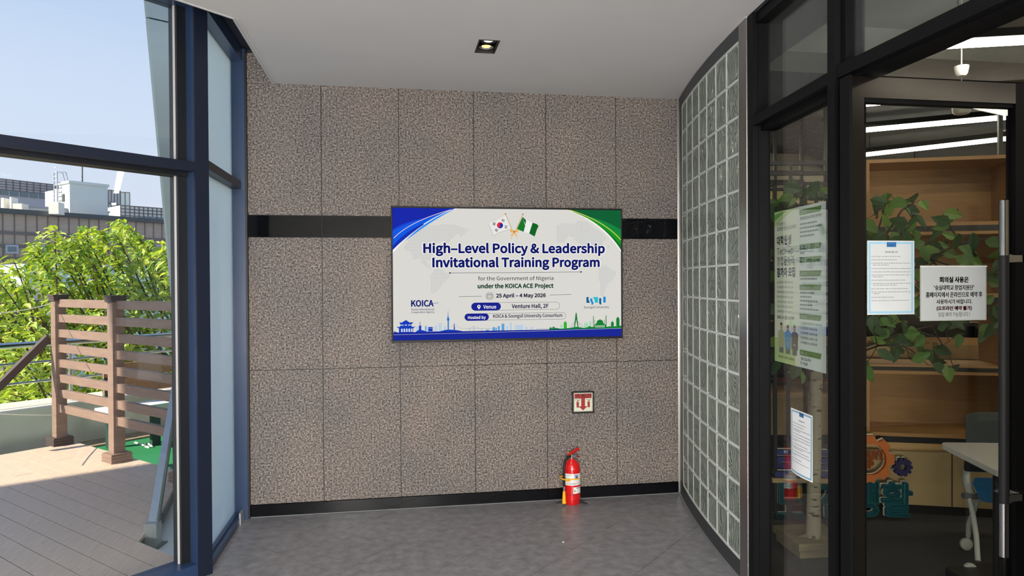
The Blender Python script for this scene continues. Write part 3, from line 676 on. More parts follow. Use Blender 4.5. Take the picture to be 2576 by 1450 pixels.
for (a0,a1,y0_,y1_) in ((349,360,544,553),(362,376,545,554),(378,392,546,555),(394,408,547,556),(305,314,542,550),(358,382,580,590),(400,416,582,594)):
    p0=F6.loc(atP(a0,y0_,(P.x,P.y),50)); p1=F6.loc(atP(a1,y1_,(P.x,P.y),50)); MB().box(p0[0],p1[0],-.12,0,p1[2],p0[2],F6).build('window',mwin,t)
# low pale houses below the terrace
t=empty('low_white_building',atD(60,860,24),'low cream building with a dark framed opening beyond the railing','building')
F7,X7,Z7=fbuild(-150,128,722,24,GZ,6,mcream,parent=t)
p0=F7.loc(atP(28,757,(F7.O.x,F7.O.y),45)); p1=F7.loc(atP(122,870,(F7.O.x,F7.O.y),45))
MB().box(p0[0],p1[0],-.3,.1,p0[2]-.35,p0[2],F7).build('lintel',mdk,t); MB().box(p0[0],p0[0]+.22,-.3,.1,p1[2]-2,p0[2],F7).build('column',mdk,t); MB().box(p0[0],p1[0],-.05,.02,p1[2]-2,p0[2]-.3,F7).build('opening',mwhite,t)
t=empty('low_blue_building',atD(300,760,32),'low pale blue building glimpsed through the tree leaves','building')
F8,X8,Z8=fbuild(-200,60,700,33,GZ,5,mat('far_pale_blue',(190,214,216),.7),parent=t); F9,X9,Z9=fbuild(62,460,664,31,GZ,5,mat('far_pale_mint',(176,206,206),.7),name='main_block',parent=t)
# ---- broad leaved tree beyond the railing
def leafmesh(name,L,Wd,mt,tip=1.0,n=4,fold=.18):
    V=[(0,0,0)]; prof=[(.12,.55),(.3,1),(.55,.9),(.8,.5),(1,0)]
    F_=[]
    row=[]
    for t_,w in prof[:-1]:
        row.append(len(V)); V+=[(-w*Wd/2,t_*L,abs(w)*Wd*fold),(0,t_*L,-.06*L*t_*t_),(w*Wd/2,t_*L,abs(w)*Wd*fold)]
    V.append((0,L,-.14*L)); k=len(V)-1
    F_+=[(0,row[0]+1,row[0]),(0,row[0]+2,row[0]+1)]
    for a_,b_ in zip(row,row[1:]): F_+=[(a_,a_+1,b_+1,b_),(a_+1,a_+2,b_+2,b_+1)]
    a_=row[-1]; F_+=[(a_,a_+1,k),(a_+1,a_+2,k)]
    me=bpy.data.meshes.new(name); me.from_pydata(V,[],F_); me.materials.append(mt); return me,V,F_
tr=empty('tree',atD(300,1000,11)+Vector((0,0,-4)),'leafy bright green tree growing beyond the terrace railing','tree')
base=atD(300,1000,11)
rt=random.Random(11)
bb=MB(); leaves=[]
env=[(-60,660),(0,655),(60,640),(110,572),(150,565),(180,600),(215,556),(245,570),(285,546),(320,560),(345,590),(375,596),(410,600),(440,612),(500,640)]
def topy(x):
    for (a0,b0),(a1,b1) in zip(env,env[1:]):
        if a0<=x<=a1: return b0+(b1-b0)*(x-a0)/(a1-a0)
    return 650
roots=[(345,1010,11.2),(300,1080,10.8),(440,940,11.6),(150,1120,10.4),(400,1060,11.9),(20,1160,10.2)]
MB().tube([base+Vector((.1,.2,-4)),base+Vector((0,0,-1)),base],[.16,.12,.09],10).build('trunk',M['bark'],tr,smooth=True)
for i in range(150):
    ex=rt.uniform(-60,500); ty=topy(ex)+6; ey=ty+ (rt.random()**.9)*(1010-ty) if i>40 else ty+rt.uniform(2,18)
    r0=min(roots,key=lambda r_:abs(r_[0]-110-ex)+rt.uniform(0,130)); ED=r0[2]+rt.uniform(-1.4,1.4)
    A=atD(r0[0]+rt.uniform(-20,20),r0[1],r0[2]); B=atD(ex,ey,ED)
    if (B-A).length>1.5: A=A.lerp(B,1-1.5/(B-A).length*rt.uniform(.8,1))
    A+=Vector((rt.uniform(0,.5),0,rt.uniform(-.15,.1)))
    C_=A.lerp(B,.55)+Vector((0,0,rt.uniform(.08,.30)))
    N=14; pth=[(A*(1-s)**2+C_*2*s*(1-s)+B*s*s) for s in [k/N for k in range(N+1)]]
    bb.tube(pth,[.014*(1-.8*k/N)+.003 for k in range(N+1)],4)
    for k in range(1,N+1):
        for _ in range(5):
            p=pth[k]+Vector([rt.uniform(-.07,.07) for _ in range(3)]); d_=(pth[min(k,N)]-pth[k-1]).normalized()
            side=d_.cross(Vector((0,0,1))).normalized()*rt.choice((-1,1)); dr=(d_*.45+side*rt.uniform(.3,1)+Vector((0,0,rt.uniform(-1.0,-.1)))+Vector([rt.uniform(-.3,.3) for _ in range(3)])).normalized()
            leaves.append((p,dr,rt.uniform(.8,1.35),rt.random()))
bb.build('branches',M['bark'],tr,smooth=False,recalc=False)
lm=[leafmesh('leaf',.125,.062,M[k]) for k in ('leafA','leafB','leafC')]
leaves.sort(key=lambda l:(l[0]-CAMP).length)
big=[MB(),MB(),MB()]; nb=0
for p,dr,s_,c_ in leaves:
    ci=0 if c_<.5 else (1 if c_<.8 else 2)
    y_=dr; x_=y_.cross(Vector((rt.uniform(-.5,.5),rt.uniform(-.5,.5),1))).normalized(); z_=x_.cross(y_)
    mx=Matrix((x_*s_,y_*s_,z_*s_)).transposed().to_4x4(); mx.translation=p
    if nb<300:
        o=bpy.data.objects.new('leaf',lm[ci][0]); COL.objects.link(o); o.parent=tr; o.matrix_local=Matrix.Translation(-WL[tr])@mx; nb+=1
    else: big[ci].add([mx@Vector(v) for v in lm[ci][1]],lm[ci][2])
for k,b in enumerate(big): b.build('foliage',M[('leafA','leafB','leafC')[k]],tr,recalc=False,kind='stuff')
# ================================================================== THINGS IN THE LOBBY
# ---- recessed double downlight
dn=empty('downlight',((dl[0]+dl[1])/2,(dl[2]+dl[3])/2,ZC),'square black recessed downlight with two lamps in the grey ceiling','light')
x0,x1,y0,y1=dl; b=MB()
e_=.004
b.box(x0-e_,x1+e_,y0-e_,y0+.004,ZC-.003,ZC+.075).box(x0-e_,x1+e_,y1-.004,y1+e_,ZC-.003,ZC+.075).box(x0-e_,x0+.004,y0,y1,ZC-.003,ZC+.075).box(x1-.004,x1+e_,y0,y1,ZC-.003,ZC+.075).box(x0,x1,y0,y1,ZC+.07,ZC+.08)
b.build('housing',M['black'],dn)
for k,(yy,em) in enumerate(((y0+.055,(255,250,225)),(y0+.155,(255,224,150)))):
    cc=Vector(((x0+x1)/2+.002,yy,ZC+.018)); ax=Vector((0,.0,-1))
    r_=MB().lathe([(.026,.0),(.030,.004),(.042,.006),(.042,.0),(.034,-.02),(.026,-.03)],cc,28,ax).build('lamp_ring',M['black'] if k==0 else M['chrome'],dn,smooth=True)
    MB().lathe([(.001,.0),(.022,.0),(.028,-.004),(.028,-.012),(.001,-.012)],cc+Vector((0,0,-.004)),28,ax).build('lamp_lens',emit('lamp_glow',em,5 if k==0 else 1.6),r_)
for yy in (y0+.055,y0+.155):
    l=bpy.data.lights.new('downlight_beam','SPOT'); l.energy=26; l.color=(1,.9,.75); l.spot_size=1.9; l.spot_blend=.8; l.shadow_soft_size=.03
    o=bpy.data.objects.new('downlight_beam',l); COL.objects.link(o); o.location=((x0+x1)/2,yy,ZC-.012)
# ---- extinguisher sign
sg=empty('extinguisher_sign',(1.337,YB-.005,.70),'black framed square fire extinguisher sign on the granite wall','sign')
sx0,sx1,sz0,sz1=1.256,1.419,.622,.780; ys=YB-.012
b=MB(); fw=.011
b.box(sx0,sx1,ys-.022,ys,sz0,sz0+fw).box(sx0,sx1,ys-.022,ys,sz1-fw,sz1).box(sx0,sx0+fw,ys-.022,ys,sz0+fw,sz1-fw).box(sx1-fw,sx1,ys-.022,ys,sz0+fw,sz1-fw); b.build('frame',M['black'],sg,bevel=.004)
MB().box(sx0+fw,sx1-fw,ys-.015,ys-.002,sz0+fw,sz1-fw).build('plate',M['signcream'],sg)
def sgf(d_): return lambda u,v:Vector((sx0+fw+(sx1-sx0-2*fw)*u,ys-.0155-d_,sz0+fw+(sz1-sz0-2*fw)*v))
f1=sgf(0)
b=MB().flat([(.05,.70),(.95,.70),(.95,.95),(.05,.95)],f1)
b.flat([(.40,.70),(.60,.70),(.60,.28),(.74,.28),(.5,.06),(.26,.28),(.40,.28)],f1)
for (cx) in (.22,.80):
    b.flat([(cx-.06,.22),(cx+.06,.22),(cx+.06,.48),(cx+.035,.53),(cx-.035,.53),(cx-.06,.48)],f1); b.flat([(cx-.06,.54),(cx+.09,.58),(cx+.09,.60),(cx-.02,.60)],f1); b.flat([(cx-.09,.36),(cx-.075,.36),(cx-.06,.52),(cx-.03,.55),(cx-.07,.54)],f1)
for x_ in (.02,.96): b.flat([(x_,.03),(x_+.012,.03),(x_+.012,.97),(x_,.97)],f1)
b.flat([(.02,.02),(.972,.02),(.972,.032),(.02,.032)],f1)
b.build('sign_print',M['signred'],sg)
f2=sgf(.0006)
b=MB().text('소화기',f2,.12,.765,.90,.93,.02).text('FIRE EXTINGUISHER',f2,.14,.715,.86,.748,.01).build('lettering',M['signcream'],sg)
b=MB()
for a_ in (.06,.62): b.flat([(a_,.625),(a_+.30,.625),(a_+.30,.64),(a_,.64)],f2)
b.build('fine_print',M['ink'],sg)
# ---- fire extinguisher
ec=Vector((1.198,4.80,0)); ec=atZ(1439,1266,0); ec.z=0
ex=empty('fire_extinguisher',ec,'red fire extinguisher with black hose standing on the floor by the skirting','fire extinguisher')
R=.060
MB().lathe([(.001,0),(.054,0),(.056,.006),(.056,.030),(.0605,.034),(.0605,.24),(.058,.262),(.050,.284),(.036,.301),(.020,.310),(.017,.318),(.001,.318)],ec,36).build('cylinder',M['red'],ex,smooth=True)
MB().lathe([(.0615,0),(.0622,.001),(.0622,.004),(.0615,.005)],ec+Vector((0,0,.072)),36).build('base_ring',M['darkred'],ex,smooth=True)
MB().lathe([(.014,0),(.016,.002),(.016,.014),(.012,.016),(.012,.03),(.001,.03)],ec+Vector((0,0,.314)),16).build('neck_valve',M['chrome'],ex,smooth=True)
HF=FR(ec+Vector((0,0,0)),72)
MB().hexa([HF(-.030,-.010,.342),HF(.055,-.010,.372),HF(.055,.010,.372),HF(-.030,.010,.342),HF(-.032,-.011,.352),HF(.056,-.011,.389),HF(.056,.011,.389),HF(-.032,.011,.352)]).build('lever',M['red'],ex,bevel=.002)
MB().hexa([HF(-.010,-.009,.330),HF(.060,-.009,.322),HF(.060,.009,.322),HF(-.010,.009,.330),HF(-.010,-.009,.337),HF(.062,-.009,.329),HF(.062,.009,.329),HF(-.010,.009,.337)]).build('carry_handle',M['darkred'],ex,bevel=.002)
MB().tube([HF(-.012,.012,.352),HF(-.020,.018,.365),HF(-.028,.012,.360),HF(-.022,.008,.348)],.0018,6).build('safety_pin',M['yellow'],ex)
MB().lathe([(.011,0),(.012,.003),(.012,.01),(.001,.011)],HF(.012,-.018,.335),14,(0,-1,0)).build('gauge',M['chrome'],ex,smooth=True)
hx=[HF(-.010,0,.335),HF(-.035,-.006,.334),HF(-.060,-.012,.318),HF(-.074,-.018,.285),HF(-.078,-.02,.24),HF(-.078,-.02,.18),HF(-.078,-.02,.13)]
MB().tube(hx,.0085,12).build('hose',M['rubber'],ex,smooth=True)
MB().tube([hx[-1]+Vector((0,0,.004)),hx[-1]-Vector((0,0,.028))],.0095,12).build('hose_ferrule',M['chrome'],ex,smooth=True)
MB().tube([hx[-1]-Vector((0,0,.026)),hx[-1]-Vector((0,0,.115))],[.009,.0155],14).build('nozzle',M['yellow'],ex,smooth=True)
b=MB()
def ring(b,z0,z1,r,n=40,ex_=0):
    V=[];
    for k in range(n):
        a_=2*PI*k/n; d_=Vector((math.cos(a_),math.sin(a_),0)); w=HF.loc(ec+d_)
        rr=r+ .027*min(1,max(0,(-w[0]-.72)/.14))
        V+= [ec+d_*rr+Vector((0,0,z0)),ec+d_*rr+Vector((0,0,z1)),ec+d_*(rr+.0025)+Vector((0,0,z1)),ec+d_*(rr+.0025)+Vector((0,0,z0))]
    Fs=[]
    for k in range(n):
        l=(k+1)%n
        for j in range(4): Fs.append((4*k+j,4*l+j,4*l+(j+1)%4,4*k+(j+1)%4))
    b.add(V,Fs); return b
ring(b,.182,.190,.0612).build('hose_strap',M['yellow'],ex)
tocam=math.atan2(CAMP.y-ec.y,CAMP.x-ec.x)
def cyl(r,a0,a1,z0,z1):   # curved label mapping, u,v in 0..1
    return lambda u,v: ec+Vector((math.cos(tocam+a0+(a1-a0)*u)*r,math.sin(tocam+a0+(a1-a0)*u)*r,z0+(z1-z0)*v))
def curved(b,f_,u0,v0,u1,v1,n=14):
    for k in range(n): a_=u0+(u1-u0)*k/n; c_=u0+(u1-u0)*(k+1)/n; b.flat([(a_,v0),(c_,v0),(c_,v1),(a_,v1)],f_)
    return b
la=cyl(.0611,-.85,1.5,.140,.222)
lb=curved(MB(),la,0,0,1,1).build('label_sheet',M['white'],ex)
MB().text('SM',cyl(.0615,-.85,1.5,.140,.222),.50,.48,.66,.92,.02).build('lettering',M['stkblue'],lb)
curved(MB(),cyl(.0614,-.85,1.5,.140,.222),.02,.34,.30,.5,8).build('label_stripe',M['yellow'],lb)
b=MB()
for k,(v,w) in enumerate(((.10,.6),(.18,.75),(.86,.35))): curved(b,cyl(.0614,-.85,1.5,.140,.222),.08,v,w,v+.03,8)
b.build('fine_print',M['inkgrey'],lb)
la2=curved(MB(),cyl(.0611,.15,1.3,.082,.128),0,0,1,1).build('label_sheet',M['white'],ex)
curved(MB(),cyl(.0614,.15,1.3,.082,.128),.35,.80,.9,.9,6).build('lettering',M['stkblue'],la2)
MB().flat([(.16+.07*math.cos(2*PI*k/12),.42+.17*math.sin(2*PI*k/12)) for k in range(12)],cyl(.0614,.15,1.3,.082,.128)).build('badge',M['green'],la2)
b=MB()
for sd_ in (-1,1):
    u_=Vector((math.cos(tocam+sd_*1.35),math.sin(tocam+sd_*1.35),0)); v_=Vector((-u_.y,u_.x,0))*.012
    b.hexa([ec+u_*.04-v_,ec+u_*.115-v_*.4,ec+u_*.115+v_*.4,ec+u_*.04+v_,ec+u_*.04-v_+Vector((0,0,.022)),ec+u_*.115-v_*.4+Vector((0,0,.003)),ec+u_*.115+v_*.4+Vector((0,0,.003)),ec+u_*.04+v_+Vector((0,0,.022))])
b.build('foot',M['black'],ex)
# small crumb on the floor
o=MB().lathe([(.001,0),(.006,.001),(.007,.004),(.004,.007),(.001,.008)],atZ(1417,1366,.0),8).build('crumb',M['signcream'],None); tag(o,'tiny pale crumb lying on the grey floor tiles','crumb')
# ---- television
tvY=4.88; tx0,tx1,tz0,tz1=-.023,1.622,1.162,2.097
tv=empty('television',((tx0+tx1)/2,YB,1.16),'large wall mounted flat screen showing the training programme slide','television')
MB().box(tx0+.01,tx1-.01,tvY+.012,tvY+.05,tz0+.01,tz1-.01).build('casing',M['black'],tv,bevel=.004)
MB().box(.5,1.1,tvY+.05,YB-.003,1.4,1.85).build('wall_mount',M['black'],tv)
bz=MB(); e1=.011; e2=.016
bz.box(tx0,tx1,tvY-.004,tvY+.014,tz1-e1,tz1).box(tx0,tx1,tvY-.004,tvY+.014,tz0,tz0+e2).box(tx0,tx0+e1,tvY-.004,tvY+.014,tz0+e2,tz1-e1).box(tx1-e1,tx1,tvY-.004,tvY+.014,tz0+e2,tz1-e1)
bz.build('bezel',mat('tv_bezel',(18,18,21),.5,spec=.3),tv,bevel=.003)
MB().box(tx0+e1,tx1-e1,tvY+.001,tvY+.012,tz0+e2,tz1-e1).build('screen',M['tv'],tv)
# picture plane coordinates: (u,v) in the pixels of the slide, 2417 x 1450
SU0,SU1,SV0,SV1=30.,2344.,58.,1383.
def tf(k):
    def g(u,v):
        return Vector((tx0+e1+(tx1-tx0-2*e1)*(u-SU0)/(SU1-SU0),tvY+.0008-k*.00035,tz1-e1-(tz1-tz0-e1-e2)*(v-SV0)/(SV1-SV0)))
    return g
EC={}
def ec_(rgb):
    if rgb not in EC: EC[rgb]=emit('screen_colour',rgb,1)
    return EC[rgb]
def bez(P,n=14):
    out=[]
    for k in range(n+1):
        t_=k/n; p=[Vector((*q_,0)) for q_ in P]
        while len(p)>1: p=[p[i].lerp(p[i+1],t_) for i in range(len(p)-1)]
        out.append((p[0].x,p[0].y))
    return out
def shape(polys,k,rgb,name='slide_graphic',**kw):
    if 3<=len(polys)<=4 and not kw:
        for P in polys: shape([P],k,rgb,name)
        return
    b=MB()
    for P in polys: b.flat([(min(max(u,SU0),SU1),min(max(v,SV0),SV1)) for u,v in P],tf(k))
    return b.build(name,ec_(rgb),tv,recalc=False,**kw)
def stroke(P,w):   # polyline strip
    out=[]
    for (a0,b0),(a1,b1) in zip(P,P[1:]):
        d_=math.hypot(a1-a0,b1-b0) or 1; nx,ny=-(b1-b0)/d_*w/2,(a1-a0)/d_*w/2
        out.append([(a0+nx,b0+ny),(a1+nx,b1+ny),(a1-nx,b1-ny),(a0-nx,b0-ny)])
    return out
def ttext(body,u0,vb,u1,vt,k,rgb,bold=0.01):
    return MB().text(body,tf(k),u0,vb,u1,vt,bold).build('lettering',ec_(rgb),tv,recalc=False)
BL=[(30,505)]+bez([(30,505),(190,300),(400,140),(655,58)])[1:]
shape([[(30,58)]+BL[::-1][0:0]+[(30,512)]+bez([(30,512),(190,300),(400,145),(665,58)])[1:]],1,(248,246,240))
shape([[(30,58),(30,480)]+bez([(30,480),(190,278),(400,130),(640,58)])[1:]],2,(30,60,200))
shape([[(30,58),(30,372)]+bez([(30,372),(200,220),(400,110),(628,58)])[1:]],3,(32,64,206))
shape([[(30,290)]+bez([(30,290),(170,205),(300,170),(420,140)])[1:]+bez([(420,140),(520,100),(560,80),(640,58)])[1:]+bez([(640,58),(400,150),(240,260),(30,480)])[1:]],4,(22,90,226))
shape([[(30,58),(30,275)]+bez([(30,275),(100,215),(230,185),(340,155)])[1:]+bez([(340,155),(450,120),(540,85),(600,58)])[1:]],5,(26,42,168))
shape([bez([(150,390),(260,270),(420,150),(640,60)])+bez([(640,62),(470,150),(330,250),(240,320)])],6,(40,140,245))
shape([[(30,475),(30,440)]+bez([(30,440),(120,330),(210,270),(330,210)])+bez([(330,225),(220,300),(120,390),(30,475)])],6,(24,50,180))
shape(stroke(bez([(40,362),(150,240),(360,140),(600,72)],20),6),7,(238,214,200))
shape([[(2344,58)]+[(2344,500)]+bez([(2344,500),(2240,330),(2050,150),(1765,58)])[1:]],1,(246,244,232))
shape([[(2344,58),(2344,475)]+bez([(2344,475),(2240,310),(2060,140),(1780,58)])[1:]],2,(18,112,54))
shape([[(2344,330)]+bez([(2344,330),(2220,230),(2040,120),(1800,60)])[1:]+bez([(1800,66),(2040,150),(2200,250),(2344,430)])[1:]],3,(28,150,34))
shape([[(2344,58),(2344,262)]+bez([(2344,262),(2220,190),(2120,150),(1960,118)])[1:]+bez([(1960,118),(1900,90),(1860,75),(1820,58)])[1:]],4,(20,96,54))
shape([[(2344,300),(2344,262)]+bez([(2344,262),(2220,190),(2120,150),(1960,118)])[1:]+bez([(1960,118),(2100,170),(2230,230),(2344,330)])[1:]],5,(24,134,66))
shape(stroke(bez([(2344,372),(2250,260),(2080,140),(1800,60)],20),7),7,(226,220,110))
# dotted continents
rnd=random.Random(3); b=MB(); fdot=tf(1)
def inpoly(x,y,P):
    c=False
    for i in range(len(P)):
        (x1_,y1_),(x2_,y2_)=P[i],P[i-1]
        if (y1_>y)!=(y2_>y) and x<(x2_-x1_)*(y-y1_)/(y2_-y1_)+x1_: c=not c
    return c
lands=[[(330,225),(440,240),(560,212),(640,225),(730,255),(785,285),(740,300),(690,350),(680,310),(640,330),(610,360),(580,400),(520,395),(440,400),(420,520),(400,580),(330,600),(290,560),(230,575),(200,500),(130,470),(170,400),(230,330)],
 [(300,600),(350,600),(385,640),(400,600),(410,660),(360,655)],
 [(440,672),(500,672),(590,735),(560,780),(500,840),(470,880),(415,925),(395,900),(400,800),(388,740)],
 [(1675,220),(1760,190),(1840,210),(1880,180),(1960,165),(2030,210),(2080,260),(2140,290),(2170,330),(2190,350),(2150,400),(2140,440),(1950,440),(1880,400),(1850,350),(1790,330),(1740,400),(1660,395),(1670,320)],
 [(2110,640),(2180,640),(2240,680),(2295,710),(2260,790),(2200,840),(2170,900),(2160,960),(2115,960),(2120,850),(2100,700)],
 [(2200,420),(2235,425),(2210,470),(2195,460)]]
for P in lands:
    u0=min(p[0] for p in P); u1=max(p[0] for p in P); v0=min(p[1] for p in P); v1=max(p[1] for p in P)
    y=v0
    while y<v1:
        x=u0
        while x<u1:
            if inpoly(x,y,P) and not ((u0<400) and x*.9+y<420): s_=3.2; b.flat([(x-s_,y-s_),(x+s_,y-s_),(x+s_,y+s_),(x-s_,y+s_)],fdot)
            x+=14.2
        y+=14.2
b.build('dotted_map',ec_((168,174,184)),tv,recalc=False)
NV=(16,24,104)
for (s_,u0,vb,u1,vt) in (('High–Level Policy & Leadership',330,536,2168,408),('Invitational Training Program',418,680,2112,552)):
    b=MB().text(s_,tf(2),u0-5,vb+5,u1+5,vt-5,.07).build('lettering_edge',ec_((244,243,240)),tv,recalc=False)
    ttext(s_,u0,vb,u1,vt,3,NV,.038)
shape(stroke([(585,711),(1920,705)],4),2,(60,62,84)); shape([[(x-10,y),(x,y-10),(x+10,y),(x,y+10)] for x,y in ((585,711),(1920,705))],3,(14,20,60))
ttext('for the Government of Nigeria',866,800,1631,745,2,(24,28,34),.004)
ttext('under the KOICA ACE Project',862,880,1630,822,2,(14,58,36),.04)
ttext('25 April – 4 May 2026',1046,974,1550,924,2,(18,22,52),.04)
shape(stroke([(674,951),(902,949)],4)+stroke([(1592,942),(1816,939)],4),2,(90,92,96))
def circ(u,v,r,n=28): return [(u+r*math.cos(2*PI*k/n),v+r*math.sin(2*PI*k/n)) for k in range(n+1)]
shape(stroke(circ(980,948,38),3),2,(70,72,80)); shape(stroke([(956,930),(1004,930),(1004,968),(956,968),(956,930)],4)+stroke([(956,942),(1004,942)],3)+[[(966,922),(970,922),(970,934),(966,934)],[(990,922),(994,922),(994,934),(990,934)]],3,(50,60,90),'calendar_icon',kind='stuff')
shape([[(964+k*9,950),(968+k*9,950),(968+k*9,962),(964+k*9,962)] for k in range(4)],4,(196,160,70),'calendar_mark',kind='stuff')
def pill(u0,v0,u1,v1,n=12):
    r=(v1-v0)/2; cy=(v0+v1)/2
    return [(u1-r+r*math.sin(PI*k/n),cy-r*math.cos(PI*k/n)) for k in range(n+1)]+[(u0+r-r*math.sin(PI*k/n),cy+r*math.cos(PI*k/n)) for k in range(n+1)]
for (u0,v0,u1,v1,um) in ((796,1016,1695,1092,1092),(728,1126,1759,1194,970)):
    P=pill(u0,v0,u1,v1); shape(stroke(P+[P[0]],3),2,(90,92,98)); shape([pill(u0,v0-2,um,v1+4)],3,(28,36,142))
ttext('Venue',916,1076,1044,1040,4,(240,240,240),.025); ttext('Hosted by',762,1188,938,1148,4,(240,240,240),.025)
ttext('Venture Hall, 2F',1204,1084,1578,1032,3,(18,22,62),.03); ttext('KOICA & Soongsil University Consortium',1014,1182,1722,1134,3,(18,22,62),.02)
shape([[(871,1084)]+[(871+17*math.cos(a_),1053+17*math.sin(a_)) for a_ in [PI*.85+k*PI*1.3/10 for k in range(11)]]],4,(240,240,240)); shape([circ(871,1052,7,10)],5,(20,26,90))
ttext('KOICA',206,1046,420,984,2,(20,30,116),.045); shape(stroke([(415,1022),(432,1012),(440,1018),(448,1010),(456,1016),(470,1006)],4),2,(60,120,170))
ttext('Korea International',207,1086,427,1064,2,(30,52,110)); ttext('Cooperation Agency',206,1118,431,1093,2,(30,52,110))
for col,P in (((22,92,150),[(1975,968),(2002,968),(1996,990),(2012,1028),(1975,1028)]),((30,140,210),[(2016,982),(2036,982),(2040,1010),(2052,1030),(2040,1050),(2026,1046),(2030,1034),(2014,1004)]),((40,190,200),[(2044,968),(2098,968),(2098,1028),(2066,1028),(2060,996)]),((22,92,150),[(2110,980),(2132,980),(2132,1048),(2116,1046),(2110,1034)]),((30,140,210),[(2153,965),(2179,965),(2179,1027),(2153,1027)])):
    shape([P],2,col)
ttext('Soongsil University',1948,1092,2214,1062,2,(40,44,50),.008)
# flags and bow
shape([[(1143,124),(1196,262),(1070,302),(1022,334),(1000,270),(972,208),(1050,180)]],2,(232,231,229)); shape(stroke([(972,208),(1000,270),(1022,334),(1070,302),(1196,262)],3),3,(150,150,150))
C0=(1088,225)
shape([circ(*C0,31,30)[:-1]],4,(226,40,58))
def rot(P,a_): ca,sa_=math.cos(a_),math.sin(a_); return [(C0[0]+x*ca-y*sa_,C0[1]+x*sa_+y*ca) for x,y in P]
R0=31; half=[(R0*math.cos(PI*k/20),R0*math.sin(PI*k/20)) for k in range(21)]+[(-R0/2+R0/2*math.cos(PI-PI*k/10),R0/2*math.sin(PI-PI*k/10)) for k in range(11)][0:]+[(R0/2-R0/2*math.cos(PI*k/10),-R0/2*math.sin(PI*k/10)) for k in range(11)]
shape([rot(half,-.35)],5,(28,52,156))
def trig(cx,cy,ang,pat):
    out=[]
    for i,br_ in enumerate(pat):
        y=(i-1)*9
        for (a0,a1) in (((-15,15),) if br_ else ((-15,-2),(2,15))):
            P=[(a0,y-2.6),(a1,y-2.6),(a1,y+2.6),(a0,y+2.6)]; ca,sa_=math.cos(ang),math.sin(ang)
            out.append([(cx+x*ca-yy*sa_,cy+x*sa_+yy*ca) for x,yy in P])
    return out
shape(trig(1028,211,1.75,(1,1,1))+trig(1120,174,.5,(0,1,0))+trig(1148,241,1.7,(0,0,0))+trig(1052,275,.6,(1,0,1)),5,(22,22,24))
shape([[(1318,136),(1340,165),(1362,200),(1340,240),(1328,290),(1258,262)]],2,(26,120,40)); shape([[(1318,136),(1350,165),(1420,196),(1384,306),(1328,290),(1345,230)]],3,(236,236,234)); shape([[(1420,196),(1465,210),(1481,230),(1462,270),(1440,338),(1384,306)]],4,(20,100,38))
shape([[(1318,136),(1352,170),(1348,216),(1332,180)]],5,(16,84,30))
shape(stroke([(1146,110),(1207,262)],6)+stroke([(1320,112),(1252,262)],6),6,(206,164,96)); shape([circ(1143,108,8,12)[:-1],circ(1321,110,8,12)[:-1]],7,(176,128,70))
shape([[(1191,262),(1205,260),(1232,286),(1212,298),(1192,296)],[(1271,262),(1256,260),(1230,286),(1252,298),(1270,296)],[(1226,292),(1238,292),(1212,336),(1204,328),(1192,330)],[(1224,292),(1234,292),(1262,330),(1252,330),(1248,338)],[(1209,330),(1213,332),(1199,366),(1194,364)],[(1250,330),(1254,328),(1266,364),(1262,367)]],8,(232,178,98)); shape([[(1222,280),(1240,280),(1240,300),(1222,300)]],9,(190,120,52))
# skyline
BLU=(24,62,184); LB=(90,160,220); PB=(188,206,226)
shape([[(30,1304),(2344,1298),(2344,1383),(30,1400)]],6,(28,42,150)); shape(stroke([(30,1326),(700,1322),(1500,1314),(2344,1300)],3),7,(200,196,220))
def bx(u0,v0,u1,v1): return [(u0,v0),(u1,v0),(u1,v1),(u0,v1)]
shape([bx(335,1242,362,1300),bx(428,1240,455,1300),bx(470,1215,502,1300),bx(520,1246,545,1300),bx(1142,1256,1162,1312),bx(1178,1222,1204,1312),bx(1232,1246,1318,1308),bx(1340,1268,1366,1308),bx(250,1250,285,1300),bx(1390,1268,1420,1308)],2,PB)
shape([bx(1006,1266,1032,1312),bx(1060,1256,1080,1312),bx(1098,1232,1126,1312),bx(1036,1272,1050,1312),bx(940,1290,970,1312),bx(338,1244,350,1300)],3,LB)
shape([bx(736,1277,1000,1280),bx(818,1258,822,1316),bx(776,1280,780,1316),bx(896,1280,900,1316),bx(1450,1288,1610,1291)]+stroke([(624,1228),(680,1270),(736,1278)],2)+stroke([(624,1228),(590,1262)],2)+stroke([(820,1256),(770,1276)],2)+stroke([(820,1256),(880,1276)],2),3,(130,156,190))
shape([[(60,1242),(80,1250),(92,1248),(92,1238),(208,1238),(208,1248),(228,1250),(246,1240),(228,1262),(222,1262),(222,1304),(84,1304),(84,1262),(76,1262)],[(88,1202),(110,1206),(152,1180),(190,1206),(226,1202),(206,1224),(98,1224)],bx(102,1222,202,1240),bx(286,1200,291,1250),[(272,1240),(305,1240),(300,1250),(303,1256),(298,1262),(305,1290),(274,1290),(280,1262),(275,1256),(280,1250)],bx(368,1268,412,1298),[(360,1266),(375,1254),(405,1254),(420,1266)],[(36,1306),(36,1290),(70,1304),(240,1304),(270,1284),(320,1286),(350,1300),(480,1300),(540,1285),(560,1284),(590,1284),(650,1290),(700,1300),(740,1316),(36,1330)],[(618,1286),(622,1222),(626,1222),(632,1286)]],4,BLU)
shape([[(552,1182),(560,1150),(564,1078),(567,1150),(578,1182),(571,1198),(571,1286),(559,1286),(559,1198)]],5,(30,120,200))
shape([[(104+k*24,1270),(112+k*24,1264),(120+k*24,1270),(120+k*24,1300),(104+k*24,1300)] for k in range(5)]+[bx(106+k*34,1226,128+k*34,1236) for k in range(3)],5,(196,210,236))
GR=(24,128,52)
shape([bx(1700,1250,1722,1300),bx(2004,1222,2026,1296),bx(1950,1236,1990,1300)],2,(168,214,184))
